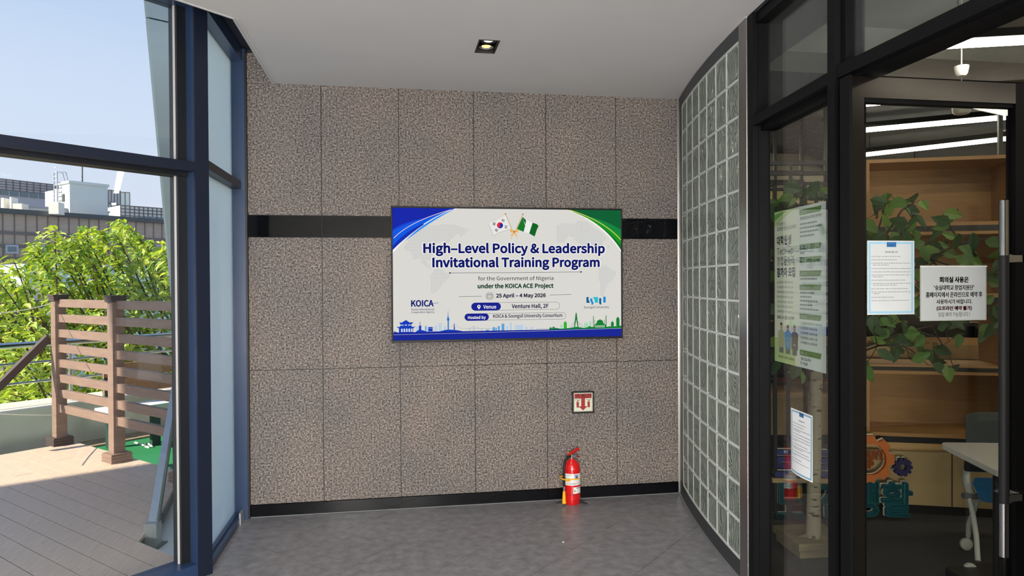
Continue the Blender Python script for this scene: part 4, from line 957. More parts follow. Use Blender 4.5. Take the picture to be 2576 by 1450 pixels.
shape([[(1736,1298),(1736,1234),(1751,1214),(1768,1234),(1768,1298)]],4,(46,178,40))
shape([[(1570,1304),(1600,1290),(1660,1284),(1700,1294),(1790,1288),(1870,1276),(1950,1290),(2000,1280),(2344,1282),(2344,1303)],[(1862,1130),(1871,1130),(1890,1282),(1880,1282),(1867,1200),(1853,1282),(1843,1282)],bx(2044,1176,2051,1290),bx(2178,1176,2186,1290),bx(2060,1206,2064,1260),bx(2162,1206,2166,1260),[(2082,1240),(2086,1218),(2117,1202),(2148,1218),(2152,1240),(2170,1256),(2180,1262),(2180,1290),(2056,1290),(2056,1262)],[(2044,1176),(2048,1156),(2051,1176)],[(2178,1176),(2182,1150),(2186,1176)],[(2234,1294),(2234,1240),(2249,1222),(2264,1240),(2264,1294)],[(2290,1294),(2290,1200),(2307,1176),(2325,1200),(2325,1294)]]+[circ(u,v,13,12)[:-1] for u,v in ((2005,1284),(2220,1288),(2278,1288),(2335,1284),(1600,1290),(1630,1284))],4,GR)
shape([bx(2068+k*15,1264,2075+k*15,1288) for k in range(7)],5,(214,226,214))
b=[]
for k in range(7): b+=stroke([(1866,1170+k*8),(1845-k*8-10,1282)],1.2)+stroke([(1868,1170+k*8),(1890+k*9+8,1282)],1.2)
shape(b,3,(140,170,150))
# ================================================================== THE ROOM BEHIND THE STOREFRONT
MB().prism([(1.84,-2),(1.84,2.5),(1.94,3.35),(2.2,YB+.2),(2.2,10),(9.5,10),(9.5,-2)],lambda x,y:Vector((x,y,-.1)),lambda x,y:Vector((x,y,-.002))).build('floor',M['carpet'],None,kind='structure')
MB().box(1.9,9.5,-2,10,3.25,3.4).build('ceiling',M['roomceil'],None,kind='structure')
MB().prism([(1.72,1.3),(1.72,2.5),(1.80,3.35),(2.15,YB+.2),(2.4,YB+.2),(2.2,3.0),(2.1,1.3)],lambda x,y:Vector((x,y,ZC+.0)),lambda x,y:Vector((x,y,3.4))).build('trim_2',M['roomceil'],None,kind='structure')
MB().box(2.05,2.2,YB+.2,10,0,3.3).build('wall_room_left',M['wallroom'],None,kind='structure')
MB().box(2.05,9.5,8.6,8.75,0,3.3).build('wall_room_far',M['wallroom'],None,kind='structure')
MB().box(9.3,9.5,-2,10,0,3.3).build('wall_room_right',M['wallroom'],None,kind='structure')
MB().box(1.85,9.5,-2.1,-2,0,3.3).build('wall_room_near',M['wallroom'],None,kind='structure')
# curved dark ceiling drop and concrete beams
MB().prism([(2.2,5.2),(2.2,6.0),(3.0,6.2),(3.74,6.64),(4.3,7.02),(4.87,7.5),(5.6,8.5),(8.0,8.5),(8.0,3.4),(6.6,2.9),(4.8,4.4),(3.3,5.2)],lambda x,y:Vector((x,y,2.98)),lambda x,y:Vector((x,y,3.26))).build('ceiling_drop',M['roomceil'],None,kind='structure')
MB().box(2.15,9.3,4.1,4.5,3.02,3.26).build('ceiling_beam',M['concrete'],None,kind='structure')
MB().box(2.15,9.3,2.35,2.75,3.05,3.26).build('ceiling_beam',M['beamwood'],None,kind='structure')
MB().prism([(1.85,2.9),(1.95,3.6),(9.3,3.6),(9.3,2.9)],lambda x,y:Vector((x,y,3.2)),lambda x,y:Vector((x,y,3.26))).build('ceiling_slab',M['concrete'],None,kind='structure')
MB().prism([(1.95,3.6),(2.15,4.1),(9.3,4.1),(9.3,3.6)],lambda x,y:Vector((x,y,3.2)),lambda x,y:Vector((x,y,3.26))).build('ceiling_slab',M['concrete'],None,kind='structure')
# ---- linear lights
def tube(A,B,label,wd=.05):
    t=empty('linear_light',(A+B)/2,label,'light',group=None); d_=(B-A); az=math.degrees(math.atan2(d_.x,d_.y)); F_=FR(A,az); L=Vector((d_.x,d_.y)).length
    MB().box(0,L,-wd/2-.012,wd/2+.012,.012,.055,F_).build('housing',M['blackal'],t)
    nseg=max(1,round(L/1.2))
    for k in range(nseg): MB().box(L*k/nseg+.004,L*(k+1)/nseg-.004,-wd/2,wd/2,-.018,.012,F_).build('diffuser',M['tube'],t)
    for x in (.15*L,.85*L): MB().tube([F_(x,0,.05),F_(x,0,3.24-A.z)],.004,6).build('hanger',M['blackal'],t)
tube(atD(2350,112,3.72),atD(2760,92,3.6),'bright linear ceiling light seen through the gap above the open door',.06)
tube(atZ(2130,266,2.95),atZ(2245,254,2.95),'short bright linear light just under the door top rail',.05)
tube(atZ(2072,336,2.86),atZ(2620,286,2.86),'long bright linear light crossing the upper part of the door glass',.055)
tube(atZ(2120,395,2.80),atZ(2640,336,2.80),'lowest bright linear light just above the plywood shelf unit',.055)
tube(Vector((3.1,.6,2.9)),Vector((6.6,-.7,2.9)),'unseen linear light added over the table side of the room',.06)  # this and the next added out of view to brighten table and floor
tube(Vector((3.0,2.3,2.9)),Vector((7.4,.6,2.9)),'unseen linear light added between the table and the shelf unit',.06)
tube(Vector((4.95,6.7,2.62)),Vector((7.6,5.7,2.62)),'unseen linear light added behind the top of the shelf unit',.06)  # this and the next two added out of sight to brighten the far wall
tube(Vector((5.3,8.05,2.5)),Vector((7.8,7.5,2.5)),'unseen linear light added low before the far beige wall',.06)
tube(Vector((2.5,7.7,2.85)),Vector((3.7,7.3,2.85)),'unseen linear light added near the far beige wall',.06)
# ---- small ceiling devices
for (px_,py_1,D_,lb) in ((2419,172,3.9,'white bell shaped ceiling sensor above the open door'),(2419,276,4.9,'larger white round ceiling fitting seen through the top of the door glass'),(2541,336,6.2,'small white round ceiling fitting beside the steel upright')):
    A=atD(px_,py_1,D_); s_=D_/3.9*(1.0 if D_<4.5 else .95)
    o=MB().lathe([(.001,-.045),(.020,-.043),(.030,-.030),(.034,-.008),(.036,.0),(.036,.012),(.030,.014),(.001,.014)] if D_<4 else [(.001,-.03),(.045,-.03),(.055,-.018),(.060,.02),(.058,.03),(.001,.03)],A,24).tube([A+Vector((0,0,.01)),Vector((A.x,A.y,3.24))],.004,6).build('ceiling_sensor',M['white'],None,smooth=True)
    tag(o,lb,'sensor')
# ---- plywood and black steel shelf unit
SA=111.5; SO=atD(2178,700,4.76); SO.z=0; SF=FR(SO,SA)   # x to the right, y away from the camera
su=empty('shelf_unit',SO,'tall plywood and black steel shelf unit behind the open glass door','shelf')
W_=.94; DP=.40; t_=.024
def cabbox(z0,z1,x0=0,x1=W_,nm='shelf_box'):
    b=MB(); b.box(x0,x1,0,DP,z0,z0+t_,SF).box(x0,x1,0,DP,z1-t_,z1,SF).box(x0,x0+t_,0,DP,z0+t_,z1-t_,SF).box(x1-t_,x1,0,DP,z0+t_,z1-t_,SF).box(x0+t_,x1-t_,DP-.012,DP,z0+t_,z1-t_,SF)
    return b.build(nm,M['ply'],su,bevel=.001)
cabbox(1.93,2.385); cabbox(1.455,1.895); cabbox(.52,.965)
MB().box(W_-.10,W_-.076,0,DP,.99,1.42,SF).build('side_panel',M['ply'],su)
MB().box(0,W_,0,DP,.99,1.0,SF).build('middle_shelf',M['ply'],su)
for (z0,z1) in ((1.895,1.930),(1.420,1.455),(.965,.990),(.485,.52)):
    b=MB(); b.box(-.03,W_+.05,-.005,.02,z0,z1,SF).box(-.03,W_+.05,DP-.02,DP+.005,z0,z1,SF).box(-.03,-.005,.02,DP-.02,z0,z1,SF).box(W_+.02,W_+.05,.02,DP-.02,z0,z1,SF); b.build('steel_rail',M['blackmetal'],su)
for x in (-.03,W_+.02):
    for y in (-.005,DP-.02):
      if not (x<0 and y<0): MB().box(x,x+.027,y,y+.025,0,2.9,SF).build('steel_upright',M['blackmetal'],su)
b=MB().box(-.005,1.6,0,DP+.02,.44,.48,SF).box(-.005,1.6,0.02,DP,.06,.44,SF).build('cabinet_body',M['plyedge'],su)
for x0,x1,lab in ((0,.515,None),(.525,1.04,None),(1.05,1.57,None)):
    MB().box(x0,x1,-.018,.018,.07,.425,SF).build('cabinet_door',M['cab'],su,bevel=.001)
MB().box(0,1.58,.03,DP,0,.06,SF).build('plinth',M['black'],su)
# shallow plywood trays standing behind the open bay
bk_=FR(SF(0,.62,0),SA)
for i,(x0,x1) in enumerate(((-.10,.33),(.36,.62),(.66,1.25))):
    b=MB(); z0,z1=.985,1.09; b.box(x0,x1,0,.012,z0,z1,bk_).box(x0,x1,.30,.312,z0,z1+.03,bk_).box(x0,x0+.012,.012,.3,z0,z1+.015,bk_).box(x1-.012,x1,.012,.3,z0,z1+.015,bk_).box(x0,x1,.012,.3,z0,z0+.01,bk_)
    o=b.build('wooden_tray',M['plyedge'],None); tag(o,['open plywood tray on the counter behind the door, nearest the hinge side','small open plywood tray in the middle of the counter behind the shelf unit','long open plywood tray on the counter, nearest the door handle'][i],'tray')
ct=empty('counter',bk_(.5,.1,0),'black edged counter standing behind the shelf unit','counter')
MB().box(-1.2,2.2,-.05,.45,.945,.985,bk_).build('top',M['blackmetal'],ct)
for x in (-1.1,.4,2.1): MB().box(x,x+.03,0,.4,0,.945,bk_).build('leg',M['blackmetal'],ct)
# back bookcase with rows of books
bk2=FR(SF(0,1.75,0),SA)
bc=empty('bookcase',bk2(.5,.1,0),'black metal bookcase of books deep in the room behind the shelf unit','bookcase')
for z in (.62,1.16,1.72,2.25): MB().box(-1.6,2.4,0,.28,z,z+.03,bk2).build('shelf',M['blackmetal'],bc); MB().box(-1.6,2.4,-.005,.0,z+.03,z+.045,bk2).build('shelf_lip',M['plyedge'],bc)
for x in (-1.62,-.6,.55,1.45,2.4): MB().box(x,x+.04,0,.28,0,2.3,bk2).build('upright',M['blackmetal'],bc)
MB().box(-1.6,2.4,.28,.30,0,2.3,bk2).build('back_panel',mat('bookcase_back',(58,60,64),.7),bc)
rb=random.Random(5); bcol=[(198,150,160),(196,186,166),(40,42,46),(70,100,140),(180,172,120),(150,60,56),(214,208,196),(90,90,96),(120,140,110),(222,190,190)]
bm_=[mat('book_cover',c_,.6) for c_ in bcol]; cn=['pink','cream','black','blue','olive','red','white','grey','green','pale pink']
nb=0
side_words=['first','second','third','fourth','fifth','sixth','seventh','eighth','ninth','tenth','eleventh','twelfth','thirteenth','fourteenth','fifteenth','sixteenth','seventeenth','eighteenth','nineteenth','twentieth']
hw_=['short','medium','tall']; tw_=['thin','','thick']
for zb,sn,xa,xb_ in ((1.19,'lower',-.02,.49),(1.75,'upper',.10,.50)):
    x=xa; n_=0
    while x<xb_ and n_<20:
        hi,wi=rb.randrange(3),rb.randrange(3); w_=(.018,.026,.036)[wi]; h_=(.19,.225,.26)[hi]; k=(n_*3+(0 if sn=='lower' else 5))%10
        bo=empty('book',bk2(x,.03,zb),'%s%s %s book, %s from the leaf side on the %s shelf'%(hw_[hi],' '+tw_[wi] if tw_[wi] else '',cn[k],side_words[n_],sn),'book','books on the %s shelf of the bookcase'%sn)
        MB().box(x,x+w_,.02,.17,zb+.001,zb+h_,bk2).build('cover',bm_[k],bo)
        MB().box(x+.003,x+w_-.003,.03,.172,zb+.004,zb+h_+.001,bk2).build('pages',M['paper'],bo)
        x+=w_+.003; n_+=1
# yellow green framed picture
pf=empty('framed_picture',bk2(1.0,-.2,1.2),'black framed picture with two yellow green shapes beside the books','picture')
PF2=FR(bk2(.70,-.35,0),SA)
MB().box(0,.34,0,.02,1.19,1.46,PF2).build('frame',M['blackmetal'],pf)
b=MB().flat([(.10+.065*math.cos(a_*.5236),1.32+.08*math.sin(a_*.5236)) for a_ in range(12)],lambda u,v:PF2(u,-.001,v)).flat([(.24+.065*math.cos(a_*.5236),1.32+.08*math.sin(a_*.5236)) for a_ in range(12)],lambda u,v:PF2(u,-.001,v)).build('print',mat('yellow_green_print',(150,150,50),.6),pf)
# ---- white table and chair
TZ=.735
tb=empty('table',atZ(2520,1300,0),'white topped folding table seen through the door beside the handle','table')
A_=atZ(2363,1113,TZ+.0); B_=atZ(2512,1187,TZ); C_=atZ(2700,1196,TZ); D_=atZ(2700,1117,TZ); tp=[(p.x,p.y) for p in (A_,B_,C_,D_)]
def rnd_poly(P,r,n=5):
    out=[]
    for i in range(len(P)):
        p0,p1,p2=[Vector((*P[j%len(P)],0)) for j in (i-1,i,i+1)]; a_=(p0-p1).normalized()*r; b_=(p2-p1).normalized()*r
        for k in range(n+1): t=k/n; q_=(p1+a_)*(1-t)**2+p1*2*t*(1-t)+(p1+b_)*t*t; out.append((q_.x,q_.y))
    return out
MB().prism(rnd_poly(tp,.04),lambda x,y:Vector((x,y,TZ-.028)),lambda x,y:Vector((x,y,TZ))).build('top',mat('white_laminate',(222,214,204),.4),tb,bevel=.003)
ctr=(A_+B_+C_+D_)/4
for k,(p,) in enumerate(((A_.lerp(ctr,.75),),(B_.lerp(ctr,.6),))):
    MB().tube([Vector((p.x,p.y,TZ-.03)),Vector((p.x,p.y,.06))],.022,14).build('leg',M['blackmetal'],tb,smooth=True)
fo=atZ(2472,1462,.0); FO=FR(fo,90)
MB().prism(rnd_poly([(-.17,-.10),(.25,-.10),(.25,.10),(-.17,.10)],.08),lambda x,y:FO(x,y,0),lambda x,y:FO(x,y,.05)).build('foot',M['blackmetal'],tb,bevel=.01)
ch=empty('office_chair',atZ(2490,1400,0),'blue seated office chair with grey mesh back and white frame on castors','chair')
CH=FR(Vector((0,0,0)),99.5)
def cpx(px_,py_,D_): return atD(px_,py_,D_)
def slab3(pts4,D0,th,name,mt,bev):   # pts given in the picture, real depth D0 .. D0+th
    b=MB(); n=len(pts4); A=[atD(x,y,D0) for x,y in pts4]; dv=Vector((CF.x,CF.y,0)).normalized()*th
    b.add(A+[atD(x,y,D0+th) for x,y in pts4],[tuple(range(n-1,-1,-1)),tuple(range(n,2*n))]+[(i,(i+1)%n,n+(i+1)%n,n+i) for i in range(n)])
    return b.build(name,mt,ch,bevel=bev)
slab3(rnd_poly([(2430,1128),(2428,1046),(2450,1038),(2600,1038),(2625,1050),(2622,1130)],8),4.15,.03,'backrest',mat('grey_mesh',(92,98,98),.8,bump=.5,bscale=400),.006)
slab3(rnd_poly([(2446,1216),(2452,1202),(2640,1206),(2640,1280),(2550,1274),(2468,1262)],4),3.75,.36,'seat',mat('blue_seat_fabric',(30,110,168),.8,bump=.2,bscale=300),0)
slab3(rnd_poly([(2424,1186),(2426,1152),(2470,1158),(2520,1180),(2500,1190)],8),3.95,.05,'armrest',M['black'],.006)
wf=mat('chair_white_frame',(205,204,196),.45)
MB().tube([cpx(2432,1182,3.98),cpx(2430,1205,3.97),cpx(2438,1235,3.93),cpx(2444,1248,3.9)],[.022,.022,.024,.022],12).build('arm_support',wf,ch,smooth=True)
MB().tube([cpx(2422,1248,3.9),cpx(2458,1249,3.9)],.017,14).build('hub',mat('chair_grey_hub',(120,122,120),.5),ch,smooth=True)
for pts in ([(2437,1250,3.9),(2447,1290,3.87),(2456,1350,3.80),(2460,1412,3.74)],[(2462,1252,3.95),(2448,1290,4.0),(2437,1320,4.05),(2436,1350,4.1)]):
    MB().tube([cpx(*p) for p in pts],.0135,12).build('leg',wf,ch,smooth=True)
for (x,y,D_) in ((2429,1358,4.1),(2438,1421,3.74)):
    c0=cpx(x,y,D_); c0.z=.033; ax=Vector((-CF.x,-CF.y,0)); b=MB().lathe([(.001,-.012),(.026,-.012),(.033,-.006),(.033,.008),(.027,.014),(.001,.014)],c0,24,ax)
    k=b.build('castor',mat('castor_grey',(150,152,150),.5),ch,smooth=True); MB().lathe([(.030,.0145),(.035,.012),(.035,.0),(.030,-.002)],c0+ax*.002,24,ax).build('castor_cover',wf,k,smooth=True)
# ---- red sofa, screen and frames seen through the narrow pane
so_=empty('red_armchair',atD(2020,1000,6.3),'dark red upholstered armchair back behind the birch trunk','armchair')
RF=FR(atD(1958,980,6.3)*1.0,100); RF.O.z=0
rm=mat('dark_red_fabric',(112,34,36),.9,bump=.2,bscale=200)
z0=atD(2000,1010,6.3).z; z1=atD(2000,956,6.3).z
MB().box(0,.62,0,.12,.3,z1,RF).build('backrest',rm,so_,bevel=.04); MB().box(.02,.60,-.5,0,.25,.42,RF).build('seat',rm,so_,bevel=.04)
MB().box(.03,.08,-.45,-.40,0,.25,RF).build('leg',M['black'],so_); MB().box(.53,.58,-.45,-.40,0,.25,RF).build('leg',M['black'],so_)
dsk=empty('beige_desk',atD(2000,1090,5.2),'beige desk with modesty panel on black legs behind the birch tree','desk')
DK=FR(atD(1890,1090,5.25),100); zt=atD(2000,1000,5.25).z; zb=atD(2000,1094,5.25).z; DK.O.z=0
MB().box(-.1,.86,0,.02,zb,zt,DK).build('modesty_panel',M['cab'],dsk); MB().box(-.12,.88,-.02,.6,zt,zt+.025,DK).build('top',M['plyedge'],dsk)
MB().box(-.12,.88,-.01,.03,zb-.04,zb,DK).build('rail',M['blackmetal'],dsk)
for x in (-.05,.80): MB().box(x,x+.04,.0,.04,0,zb,DK).build('leg',M['blackmetal'],dsk); MB().box(x,x+.04,.5,.54,0,zt,DK).build('leg',M['blackmetal'],dsk)
sc_=empty('low_partition',atD(2000,960,6.9),'light plywood low partition behind the red armchair','partition')
LP=FR(atD(1860,960,6.9),100); LP.O.z=0
MB().box(0,2.0,0,.05,0,atD(2000,928,6.9).z,LP).build('panel',M['ply'],sc_); MB().box(0,2.0,-.01,.0,atD(2000,950,6.9).z,atD(2000,945,6.9).z,LP).build('groove',M['blackmetal'],sc_)
# black steel frames hung near the ceiling behind the narrow pane
hf=empty('hanging_frame',atD(2000,410,5.2),'black steel frame of square tubes hanging high behind the narrow pane','frame')
HF_=FR(atD(1880,412,5.2),100)
for (yo,zo) in ((0,0),(0,-.075),(.45,.0),(.45,-.075)): MB().box(0,.60,yo,yo+.03,zo-.012,zo+.018,HF_).build('rail',M['blackmetal'],hf)
for x,yo in ((.31,0),(.36,.45),(.02,0),(.57,0),(.57,.45)): MB().box(x,x+.022,yo,yo+.022,-.55,3.24-HF_.O.z if x!=.31 else .0,HF_).build('upright',M['blackmetal'],hf)
h2=empty('plant_frame',atD(2000,500,5.0),'small black steel plant frame behind the birch leaves','frame')
H2=FR(atD(1946,462,4.62),100); hz=.0
for yo in (0,.3):
    MB().box(0,.42,yo,yo+.018,-.01,.01,H2).build('rail',M['blackmetal'],h2)
    for x in (0,.20,.40): MB().box(x,x+.02,yo,yo+.02,-H2.O.z,0,H2).build('upright',M['blackmetal'],h2)
for x in (0,.40): MB().box(x,x+.02,0,.3,-.01,.01,H2).build('rail',M['blackmetal'],h2)
o=MB().box(0,3.0,0,.08,-.065,.065,FR(atY(1890,488,8.515),90)).build('pelmet',mat('pale_yellow_pelmet',(214,204,140),.7),None); tag(o,'pale yellow strip pelmet across the far wall behind the leaves','pelmet')
# ---- cut-out lettering and gears standing on the floor before the cabinet
LFr=FR(atZ(1944,1303,0),103)
def lp(px_,py_): a_=LFr.loc(atP(px_,py_,(LFr.O.x,LFr.O.y),103)); return a_[0],a_[2]
LT=.035
navy=mat('navy_foam_letters',(34,48,112),.7); teal=mat('teal_foam_letters',(12,104,116),.7); org=mat('orange_foam',(206,112,52),.7); pur=mat('dark_violet_foam',(44,36,84),.7); edge=mat('pale_letter_edge',(206,196,178),.7)
ls=empty('letter_sign',LFr(.4,0,0),'two line cut-out Korean lettering in navy and teal standing before the cabinet','sign')
def f_at(y): return lambda u,v:LFr(u,y,v)
def rbar(b,x0,y0,x1,y1,r=.35):
    (u0,v1),(u1,v0)=lp(x0,y0),lp(x1,y1); rr=min(u1-u0,v1-v0)*r
    b.prism(rnd_poly([(u0,v0),(u1,v0),(u1,v1),(u0,v1)],rr),f_at(-LT),f_at(0))
cells=[('도',1950,1214,2018,1300),('전',2062,1214,2128,1300),('생',2140,1210,2204,1296),('활',2216,1213,2288,1296)]
for chx,x0,y0_,x1,y1_ in cells:
    (u0,v1),(u1,v0)=lp(x0,y0_),lp(x1,y1_)
    if v0<.003: v0=.003
    MB().text3(chx,f_at(-LT),f_at(-.004),u0,v0,u1,v1,.028).build('letter',teal,ls)
    MB().text3(chx,f_at(-.004),f_at(.006),u0-.006,v0,u1-.004,v1+.006,.034).build('letter_edge',edge,ls)
nv=[[(1950,1130,2016,1143),(1951,1147,2013,1160),(1951,1158,1962,1176),(1951,1164,2013,1176),(1946,1184,2016,1198)],[(2062,1132,2082,1146),(2062,1150,2082,1164),(2062,1168,2082,1180),(2062,1186,2090,1200)],[(2090,1132,2128,1146),(2104,1146,2114,1186),(2088,1186,2134,1200)]]
for grp in nv:
    b=MB(); b2=MB()
    for bb_ in grp:
        rbar(b,*bb_); x0,y0_,x1,y1_=bb_; (u0,v1),(u1,v0)=lp(x0-1,y0_-2),lp(x1-1,y1_-2); b2.prism(rnd_poly([(u0,v0),(u1,v0),(u1,v1),(u0,v1)],.008),f_at(0),f_at(.008))
    b.build('letter',navy,ls); b2.build('letter_edge',edge,ls)
(u0,v0),(u1,v1)=lp(1940,1212),lp(2140,1203)
MB().box(u0,u1,-.03,.0,min(v0,v1),max(v0,v1),LFr).build('joining_bar',M['cab'],ls)
def gear(cx,cy,R_,r_,n,depth,hole,name,mt,label,lbls=()):
    g_=empty(name,LFr(cx,0,0),label,'gear sign')
    out=[]
    for k in range(n):
        a0=2*PI*k/n
        for da,rr in ((-.30,r_),(-.18,R_),(.18,R_),(.30,r_)): a_=a0+da*2*PI/n*1.35; out.append((cx+rr*math.cos(a_),cy+rr*math.sin(a_)))
    m_=48; inn=[(cx+hole*math.cos(2*PI*k/m_),cy+hole*math.sin(2*PI*k/m_)) for k in range(m_)]
    b=MB()
    # ring built as radial quads
    N=len(out)
    for i in range(N):
        p,q_=out[i],out[(i+1)%N]; ap=math.atan2(p[1]-cy,p[0]-cx); aq=math.atan2(q_[1]-cy,q_[0]-cx)
        pi_=(cx+hole*math.cos(ap),cy+hole*math.sin(ap)); qi=(cx+hole*math.cos(aq),cy+hole*math.sin(aq))
        b.hexa([LFr(p[0],-depth,p[1]),LFr(q_[0],-depth,q_[1]),LFr(qi[0],-depth,qi[1]),LFr(pi_[0],-depth,pi_[1]),LFr(p[0],0,p[1]),LFr(q_[0],0,q_[1]),LFr(qi[0],0,qi[1]),LFr(pi_[0],0,pi_[1])])
    b.build('ring',mt,g_)
    b=MB()
    for i in range(N):
        p,q_=out[i],out[(i+1)%N]; s_=1.03; P_=[(cx+(x-cx)*s_-.002,cy+(y-cy)*s_+.004) for x,y in (p,q_)]; ap=math.atan2(p[1]-cy,p[0]-cx); aq=math.atan2(q_[1]-cy,q_[0]-cx); hh=hole*.96
        pi_=(cx+hh*math.cos(ap),cy+hh*math.sin(ap)); qi=(cx+hh*math.cos(aq),cy+hh*math.sin(aq))
        b.hexa([LFr(P_[0][0],.0005,P_[0][1]),LFr(P_[1][0],.0005,P_[1][1]),LFr(qi[0],.0005,qi[1]),LFr(pi_[0],.0005,pi_[1]),LFr(P_[0][0],.01,P_[0][1]),LFr(P_[1][0],.01,P_[1][1]),LFr(qi[0],.01,qi[1]),LFr(pi_[0],.01,pi_[1])])
    b.build('ring_edge',edge,g_)
    return g_
c1=lp(2184,1154); rr=abs(lp(2246,1154)[0]-c1[0])
g1=gear(c1[0],c1[1],rr,rr*.82,8,.03,rr*.66,'gear_sign',org,'large orange gear cut-out framing the words START UP')
for s_,x0,y0_,x1,y1_ in (('START',2140,1133,2222,1156),('UP',2168,1158,2194,1178)):
    (u0,v1),(u1,v0)=lp(x0,y0_),lp(x1,y1_); MB().text3(s_,f_at(-.028),f_at(-.004),u0,v0,u1,v1,.02).build('lettering',org,g1); MB().text3(s_,f_at(-.003),f_at(.004),u0-.003,v0+.003,u1-.002,v1+.003,.01).build('lettering_edge',edge,g1)
MB().box(c1[0]-rr*.66,c1[0]+rr*.66,-.004,-.001,c1[1]-.006,c1[1]+.0,LFr).build('crossbar',org,g1)
c2=lp(2267,1174); r2_=abs(lp(2291,1174)[0]-c2[0])
gear(c2[0],c2[1],r2_,r2_*.78,10,.03,r2_*.34,'gear_sign',pur,'small dark violet gear cut-out beside the orange gear')
for g_x in (c1[0],c2[0]): pass
MB().box(c1[0]-.01,c1[0]+.01,-.02,-.005,.18,c1[1]-rr*.7,LFr).build('support',edge,g1)
# ---- artificial birch
c0=atZ(2010,1409,0); cL=atZ(1943,1322,.085); cL.z=0; dB=(cL-c0); ln=dB.length; azB=math.degrees(math.atan2(dB.x,dB.y))
PFr=FR(c0,azB-90+180) # x = to the right of the left edge direction
KF=FR(c0,azB)  # x back-left along the edge, y to its left
ic=empty('artificial_birch',KF(ln/2,-ln/2,0),'artificial birch with green silk leaves on a thick wooden block base','tree')
pal=wood('weathered_wood',(120,108,84),(146,132,102),.8,sc=(2,14,14),vs_=3,bump=.3)
b1=MB().box(.0,ln,-ln,0,.045,.085,KF).build('base_board',pal,ic,bevel=.003)
MB().box(.01,ln-.02,-ln+.01,-.012,.0,.042,KF).build('base_board',pal,ic,bevel=.003)
def birchbark():
    m_,n,b,o=newmat('birch_bark'); t=n.nodes.new('ShaderNodeTexCoord'); mp=n.nodes.new('ShaderNodeMapping'); mp.inputs['Scale'].default_value=(9,9,34); n.links.new(t.outputs['Object'],mp.inputs[0])
    nz=n.nodes.new('ShaderNodeTexNoise'); nz.inputs['Scale'].default_value=1.6; nz.inputs['Detail'].default_value=5; n.links.new(mp.outputs[0],nz.inputs[0]); r=n.nodes.new('ShaderNodeValToRGB'); n.links.new(nz.outputs[0],r.inputs[0])
    r.color_ramp.elements[0].position=.33; r.color_ramp.elements[0].color=(*s2l((60,54,48)),1); r.color_ramp.elements[1].position=.42; r.color_ramp.elements[1].color=(*s2l((186,174,152)),1)
    n.links.new(r.outputs[0],b.inputs['Base Color']); b.inputs['Roughness'].default_value=.8; return m_
TD=4.08
tp_=[atD(2046,1345,TD),atD(2047,1250,TD),atD(2049,1150,TD-.01),atD(2051,1050,TD-.02),atD(2054,950,TD-.03),atD(2056,860,TD),atD(2052,760,TD+.05)]
tp_[0].z=.084
MB().tube(tp_,[.041,.038,.037,.036,.034,.028,.018],18).build('trunk',birchbark(),ic,smooth=True)
b=MB()
for k in range(5):
    a_=k*1.26+.4; d_=Vector((math.cos(a_),math.sin(a_),0)); b.tube([tp_[0]+Vector((0,0,.02)),tp_[0]+d_*.05+Vector((0,0,.008)),tp_[0]+d_*.085+Vector((0,0,.003))],[.018,.010,.003],6)
b.build('root_flare',pal,ic)
tw=mat('twig_brown',(46,34,30),.7)
limbs=[]
def limb(pts,r0=.008):
    P=[atD(*p) for p in pts]; limbs.append(P); n=len(P)
    MB().tube(P,[r0*(1-.75*i/(n-1)) for i in range(n)],7).build('branch',tw,ic,smooth=True)
limb([(2054,905,4.05),(2030,820,3.95),(1990,700,3.85),(1960,600,3.8),(1975,500,3.8)],.012)
limb([(2054,880,4.05),(2060,740,4.0),(2030,600,3.9),(1998,500,3.9),(1996,460,3.9)],.012)
limb([(2056,860,4.05),(2075,720,3.95),(2068,580,3.9),(2050,500,3.9),(2052,480,3.9)])
limb([(2054,920,4.05),(2100,860,3.95),(2140,770,3.85),(2180,660,3.8),(2215,560,3.8),(2228,510,3.8)],.011)
limb([(2056,870,4.05),(2110,780,3.95),(2170,690,3.85),(2230,590,3.8),(2268,530,3.8),(2300,510,3.8)],.011)
limb([(2054,930,4.05),(2150,880,3.9),(2240,850,3.75),(2300,830,3.7),(2345,820,3.7),(2370,870,3.7)],.011)
limb([(2056,900,4.05),(2160,800,3.9),(2280,700,3.8),(2340,650,3.75),(2400,620,3.7),(2450,600,3.7)],.010)
limb([(2280,700,3.8),(2330,640,3.8),(2350,600,3.8),(2375,560,3.8),(2410,525,3.85)],.006)
limb([(2054,935,4.05),(2140,895,3.85),(2210,870,3.75),(2260,868,3.7),(2290,880,3.7),(2320,905,3.7)],.008)
limb([(2340,650,3.75),(2420,680,3.6),(2500,690,3.5),(2560,700,3.5)],.006)
limb([(2400,620,3.7),(2480,600,3.6),(2540,590,3.6),(2560,585,3.6)],.005)
limb([(2300,830,3.7),(2360,850,3.6),(2390,900,3.6),(2400,930,3.6)],.005)
limb([(2050,935,4.05),(2030,930,4.0),(2015,925,3.95),(2010,940,3.95)],.006)
limb([(2340,650,3.75),(2420,740,3.6),(2500,780,3.5),(2510,800,3.5)],.005)
s1=2.59
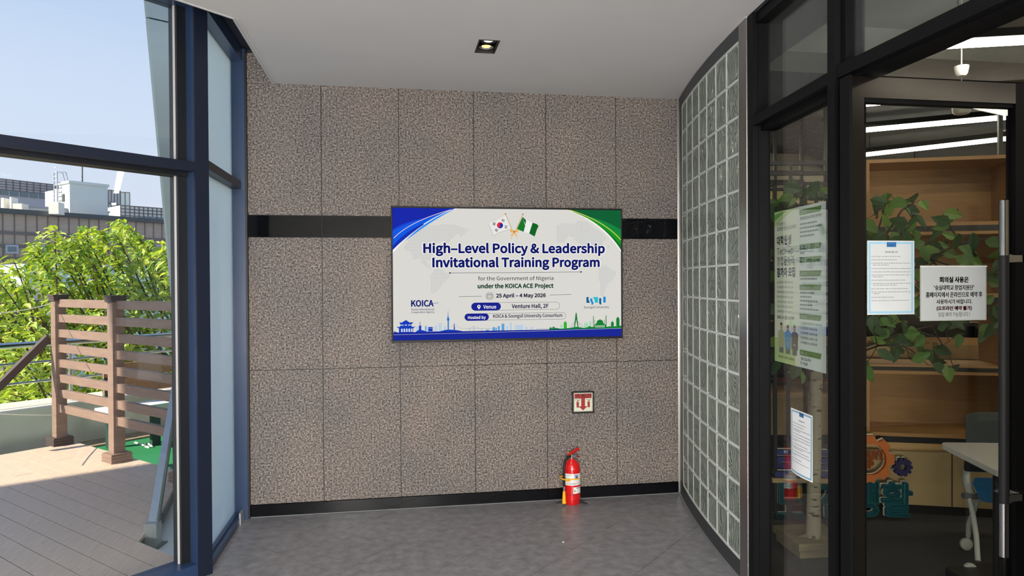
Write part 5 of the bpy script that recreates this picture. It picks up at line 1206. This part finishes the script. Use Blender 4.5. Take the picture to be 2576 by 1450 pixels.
pts=[(285,250),(235,275),(215,315),(300,320),(370,285),(455,255),(530,300),(405,325),(455,325),(460,370),(225,357),(265,350),(275,400),(365,410),(510,410),(440,445),(390,470),(350,460),(300,440),(700,500),(740,500),(640,440),(610,480),(720,360),(690,400),(640,400),(850,545),(800,590),(860,600),(790,665),(740,540),(560,680),(600,570),(540,620),(510,670),(650,560),(1000,545),(1100,540),(1110,670),(1010,700),(990,810),(1100,800),(1130,840),(1000,980),(1000,1060),(1130,560),(150,680),(170,900),(160,1050),(250,1130),(300,1120),(280,1280),(340,1280),(370,1250),(420,1200),(500,1220),(510,1290),(560,1280),(650,1250),(620,1320),(690,1400),(715,1370),(640,1370),(750,1080),(755,1150),(700,1080),(650,1090),(150,1350),(165,1400),(230,1180),(200,1080),(330,1050),(400,1100),(480,950),(500,1000),(290,1200),(180,440),(170,520),(200,480),(160,590),(240,510),(330,520),(420,520),(480,500),(180,760),(150,820),(500,760),(510,830),(520,880),(490,560),(1010,620),(1080,700),(1060,640),(1020,1010),(450,400),(260,560),(480,560),(600,640),(700,620),(350,1190),(240,1060),(270,1060),(390,1170),(450,1140)]
LV=[(2120+x/s1,400+y/s1) for x,y in pts]
pts2=[(820,680),(750,760),(840,860),(740,870),(730,1010),(610,950),(1030,860),(1150,780),(970,1020),(1180,960),(1320,880),(1440,820),(540,1100),(380,1060),(380,1200),(320,1260),(330,1350),(680,940),(1250,940),(1440,950),(300,1300),(450,1230)]
LV+=[(1900+x/8.05,380+y/8.05) for x,y in pts2]
LV+=[(1938,890),(1950,925),(1944,860),(2000,935),(2018,950),(1938,780),(1936,700),(1992,925),(1936,640),(2090,640),(2095,760)]
ri=random.Random(21)
for _ in range(46): LV.append((ri.uniform(2185,2500),ri.uniform(600,860)))
ms=[]
def serr(name,L,Wd,mt):   # birch-like leaf: toothed heart shape with a raised midrib
    n=9; V=[(0,0,0)]; 
    left=[];right=[];midr=[]
    for k in range(1,n):
        t=k/n; w=(math.sin(PI*min(1,t*1.9)/2) if t<.53 else 1)*((1-t)**.75)*1.25; w=min(w,1)*Wd/2*(1+(.08 if k%2 else -.05))
        left.append((-w,t*L-.10*w,.16*w)); right.append((w,t*L-.10*w,.16*w)); midr.append((0,t*L,-.05*L*t*t))
    V+=left+midr+right+[(0,L,-.1*L)]; m_=n-1; F_=[(0,1+m_,1),(0,1+2*m_,1+m_)]
    for k in range(m_-1): F_+=[(1+k,1+m_+k,2+m_+k,2+k),(1+m_+k,1+2*m_+k,2+2*m_+k,2+m_+k)]
    T_=len(V)-1; F_+=[(m_,2*m_,T_),(2*m_,3*m_,T_)]
    me=bpy.data.meshes.new(name); me.from_pydata(V,[],F_); me.materials.append(mt); return me
sm=[serr('leaf',.105,.078,M[k]) for k in ('ileafA','ileafB','ileafC')]
allp=[p for L_ in limbs for a,b_ in zip(L_,L_[1:]) for p in [a.lerp(b_,t) for t in (0,.33,.66)]]+[L_[-1] for L_ in limbs]
twb=MB()
for (x,y) in LV:
    D_=min(4.05,max(3.2,3.75+ri.uniform(-.18,.22)))
    if x>2480: D_=ri.uniform(3.4,3.6)
    c_=atD(x,y,D_); s_=ri.uniform(.8,1.15)*.92
    side=ri.uniform(-1,1); dr=(CR*side+Vector((0,0,-1))*ri.uniform(.1,1.0)+Vector((0,0,.5))*(1 if ri.random()<.25 else 0)+CF*ri.uniform(-.5,.3)).normalized()
    nz_=(-CF+Vector([ri.uniform(-.6,.6) for _ in range(3)])).normalized(); x_=dr.cross(nz_).normalized(); z_=x_.cross(dr)
    st=c_-dr*.05*s_
    mx=Matrix((x_*s_,dr*s_,z_*s_)).transposed().to_4x4(); mx.translation=st
    o=bpy.data.objects.new('leaf',sm[ri.choice((0,0,0,1,1,2))]); COL.objects.link(o); o.parent=ic; o.matrix_local=Matrix.Translation(-WL[ic])@mx
    nr=min(allp,key=lambda p:(p-st).length); md=nr.lerp(st,.6)+Vector((0,0,-.012)); twb.tube([nr,md,st],[.0022,.0016,.0012],4)
    allp.append(md)
twb.build('twigs',tw,ic,recalc=False)
# ================================================================== PAPERS ON THE GLASS
NF=FR(S3(.0,.0,0),186)
def ploc(px_,py_,dep): 
    P0=S3(0,dep,0); return S3.loc(atP(px_,py_,(P0.x,P0.y),186))
# poster behind the glass of window_3
dpt=.088
q0=[ploc(*p,dpt) for p in ((1948,540),(2077,500),(2078,936),(1950,912))]
px0=(q0[0][0]+q0[3][0])/2; px1=(q0[1][0]+q0[2][0])/2; pz1=(q0[0][2]+q0[1][2])/2; pz0=(q0[2][2]+q0[3][2])/2
po=empty('poster',S3((px0+px1)/2,dpt,pz0),'green and white Korean recruitment poster on the narrow storefront pane','poster')
MB().box(px0,px1,dpt,dpt+.0012,pz0,pz1,S3).build('sheet',mat('poster_paper',(222,230,226),.6),po)
def pf_(k): return lambda u,v:S3(px0+(px1-px0)*u,dpt-.0003-k*.0003,pz1-(pz1-pz0)*v)
def pg(polys,k,mt,name='print'):
    b=MB()
    for P in polys: b.flat(P,pf_(k))
    return b.build(name,mt,po,recalc=False)
R4=lambda a,b_,c_,d_:[(a,b_),(c_,b_),(c_,d_),(a,d_)]
pg([R4(0,0,.50,1)],1,mat('poster_left_tint',(232,234,214),.6)); pg([R4(0,.84,.44,1)],2,M['palegreen']); pg([[(0,0),(.46,0),(.30,.03),(0,.10)]],2,M['palegreen']); pg([[(0,.02),(.30,.0),(.12,.035),(0,.06)]],3,mat('poster_fresh_green',(120,176,90),.6))
bars=[.02,.235,.315,.40,.485,.665,.89]
pg([[(.53,v),(.93,v),(.91,v+.034),(.53,v+.034)] for v in bars],2,M['green'])
TX=lambda s_,u0,v0,u1,v1,k,mt,bold=0.: MB().text(s_,pf_(k),u0,v1,u1,v0,bold).build('lettering',mt,po,recalc=False)
TX('2026년도',.06,.075,.24,.095,3,M['ink']); TX('실전형 창업선도대학',.06,.105,.46,.130,3,M['ink'])
TX('대학원생',.06,.165,.36,.225,3,M['ink'],.03); TX('Tech-up',.06,.24,.40,.30,3,M['ink'],.0); TX('창업동아리',.06,.30,.42,.36,3,M['ink'],.0); TX('참가자 모집',.06,.375,.44,.435,3,mat('poster_navy',(24,26,90),.6),.04)
for k,s_ in enumerate(('숭실대학교 창업지원단은','우수 창업 아이디어를 보유한 교내','대학원생 창업팀으로를 선정하여','대학생 창업 활동을 위한 사업화','자금 프로그램을 지원할 예정','코칭으로 네트워킹을 꿈꾸는','학생들의 많은 신청 바랍니다.')): TX(s_,.06,.462+k*.032,.40,.480+k*.032,3,M['inkgrey'])
TX('2026. 5. 8.(금) 10시까지',.06,.69,.42,.715,3,M['ink'],.02)
wbar=mat('poster_white',(240,242,238),.6)
for v,s_ in zip(bars,('모집대상','혜택','지원내용','신청방법','선정절차','일정안내','문의')): TX(s_,.55,v+.010,.66,v+.028,3,wbar,.02)
TX('창업에 관심 있는 본교 대학원 및 학부 재학생',.54,.065,.93,.085,3,M['ink'],.01)
lines=[(.105,.85),(.13,.93),(.155,.88),(.18,.80),(.285,.62),(.445,.85),(.53,.80),(.555,.75),(.58,.86),(.605,.78),(.63,.88)]
pg([R4(.54+i*.047,v,min(.54+i*.047+.038,u),v+.010) for v,u in lines for i in range(9) if .54+i*.047<u-.01],3,M['inkgrey'],'fine_print')
for k,s_ in enumerate(('① 사업설명회 및 참가팀 모집  2026년 4월','② 참가팀 평가  2026년 5월','③ 협약체결  2026년 5월','④ 중간점검  2026년 7월','⑤ 우수 창업팀 시상  2026년 11월')): TX(s_,.54,.715+k*.030,.93 if k==0 else .85,.731+k*.030,3,M['ink'])
TX('Tel  02-828',.55,.935,.74,.952,3,M['ink'],.01); TX('E-mail',.55,.962,.68,.980,3,M['ink'],.01)
skin=mat('poster_skin',(206,176,150),.6); 
for cx_,col_,hair,hp in ((.15,(190,188,150),(120,80,60),.742),(.29,(120,170,214),(130,60,70),.752),(.43,(128,116,108),(150,120,70),.748)):
    tc_=mat('poster_cloth',col_,.6)
    pg([[(cx_-.07,.80),(cx_-.03,.785),(cx_+.03,.785),(cx_+.07,.80),(cx_+.06,.90),(cx_-.06,.90)]],3,tc_); pg([R4(cx_-.045,.90,cx_+.045,.935)],3,M['inkgrey'])
    pg([[(cx_+.022*math.cos(a_*.5236),hp+.018+.020*math.sin(a_*.5236)) for a_ in range(12)],R4(cx_-.01,.77,cx_+.01,.79),R4(cx_-.03,.865,cx_+.02,.875)],4,skin)
    pg([[(cx_-.026,hp+.012),(cx_-.02,hp-.006),(cx_+.02,hp-.006),(cx_+.026,hp+.012)]],5,mat('poster_hair',hair,.6))
TX('창업지원단   교육부   숭실대학교',.08,.955,.42,.970,4,M['ink'])
# rules notices
def notice(fr,x0,x1,z0,z1,y,label,name='notice_sheet',curl=0,pm='paper'):
    n_=empty(name,fr((x0+x1)/2,y,z0),label,'notice')
    G=lambda k:(lambda u,v:fr(x0+(x1-x0)*u,y-.0006-k*.0003-curl*math.sin(PI*u)*.012*(v**2),z1-(z1-z0)*v))
    b=MB(); N=8
    for i in range(N):
        for j in range(6): b.flat([(i/N,j/6),((i+1)/N,j/6),((i+1)/N,(j+1)/6),(i/N,(j+1)/6)],G(0)); b.flat([(i/N,j/6),(i/N,(j+1)/6),((i+1)/N,(j+1)/6),((i+1)/N,j/6)],lambda u,v:G(0)(u,v)+fr.y*.0008)
    b.build('sheet',M[pm],n_,recalc=False)
    def P(polys,k,mt,nm='print',seg=6):
        b=MB()
        for (a0,b0,a1,b1) in polys:
            for i in range(seg):
                c0,c1_=a0+(a1-a0)*i/seg,a0+(a1-a0)*(i+1)/seg
                m_=max(1,int((b1-b0)*6))
                for j in range(m_): d0,d1=b0+(b1-b0)*j/m_,b0+(b1-b0)*(j+1)/m_; b.flat([(c0,d0),(c1_,d0),(c1_,d1),(c0,d1)],G(k))
        return b.build(nm,mt,n_,recalc=False)
    P([(.03,.02,.97,.045),(.03,.955,.97,.98),(.03,.045,.07,.955),(.93,.045,.97,.955)],1,M['bluegrey'],'border')
    P([(.41,.02,.61,.085)],2,M['darkblue'],'label_tab'); MB().text('숭실대학교',G(3),.45,.072,.57,.058,.01).build('lettering',M['paper'],n_,recalc=False)
    MB().text('〈회의실 이용 수칙〉',G(2),.37,.165,.65,.142,.01).build('lettering',M['ink'],n_,recalc=False)
    rr_=random.Random(9); b=[]
    for k,(v,u) in enumerate(((.21,.70),(.255,.62),(.30,.92),(.325,.46),(.372,.92),(.418,.92),(.46,.92),(.483,.33),(.53,.80),(.573,.92),(.597,.62),(.645,.86),(.688,.92),(.71,.25),(.76,.56),(.805,.88))):
        x=.12 if (v in (.325,.483,.597,.71)) else .085
        while x<u: w_=rr_.uniform(.02,.06); b.append((x,v,min(x+w_,u),v+.0085)); x+=w_+.012
    P(b,2,M['inkgrey'],'fine_print',1)
    return n_
q1=[ploc(*p,.076) for p in ((1989,1027),(2044,1046),(2044,1214),(1991,1185))]
notice(S3,(q1[0][0]+q1[3][0])/2,(q1[1][0]+q1[2][0])/2,(q1[2][2]+q1[3][2])/2,(q1[0][2]+q1[1][2])/2,.0765,'white blue bordered rules notice low on the narrow pane before the birch trunk',curl=1)
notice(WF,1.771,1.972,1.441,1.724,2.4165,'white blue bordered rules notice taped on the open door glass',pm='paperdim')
# meeting room notice in a clear sleeve
nb_=empty('sleeved_notice',(2.14,2.41,1.416),'white Korean meeting room notice in a clear sleeve on the door glass','notice')
bx0,bx1,bz0,bz1=1.997,2.288,1.414,1.629; yy=2.414
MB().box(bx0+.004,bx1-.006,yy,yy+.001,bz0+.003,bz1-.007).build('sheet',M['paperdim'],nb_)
MB().box(bx0,bx1,yy+.0012,yy+.0035,bz0,bz1).build('sleeve',mat('sleeve_plastic',(160,160,152),.25),nb_)
MB().box(bx0-.001,bx1+.001,yy-.002,yy,bz1-.006,bz1-.003).build('sleeve_lip',M['white'],nb_)
G=lambda u,v:Vector((bx0+.004+(bx1-bx0-.01)*u,yy-.0005,bz1-.007-(bz1-bz0-.01)*v))
cx0,cx1,cy0,cy1=910,1950,515,1370   # pixels of the close-up of this sheet
def NT(s_,a0,b0,a1,b1,mt,bold=.02): MB().text(s_,G,(a0-cx0)/(cx1-cx0),(b1-cy0)/(cy1-cy0),(a1-cx0)/(cx1-cx0),(b0-cy0)/(cy1-cy0),bold).build('lettering',mt,nb_,recalc=False)
NT('회의실 사용은',1200,672,1670,764,M['ink'],.035); NT("'숭실대학교 창업지원단'",1112,806,1760,886,M['ink'],.02); NT('홈페이지에서 온라인으로 예약 후',980,916,1895,1002,M['ink'],.02); NT('사용하시기 바랍니다.',1150,1036,1730,1110,M['ink'],.02)
NT('(오프라인 예약 불가)',1155,1146,1722,1222,M['inkred'],.035); NT('당일 예약 가능합니다 !',1180,1244,1692,1318,M['ink'],-.005)
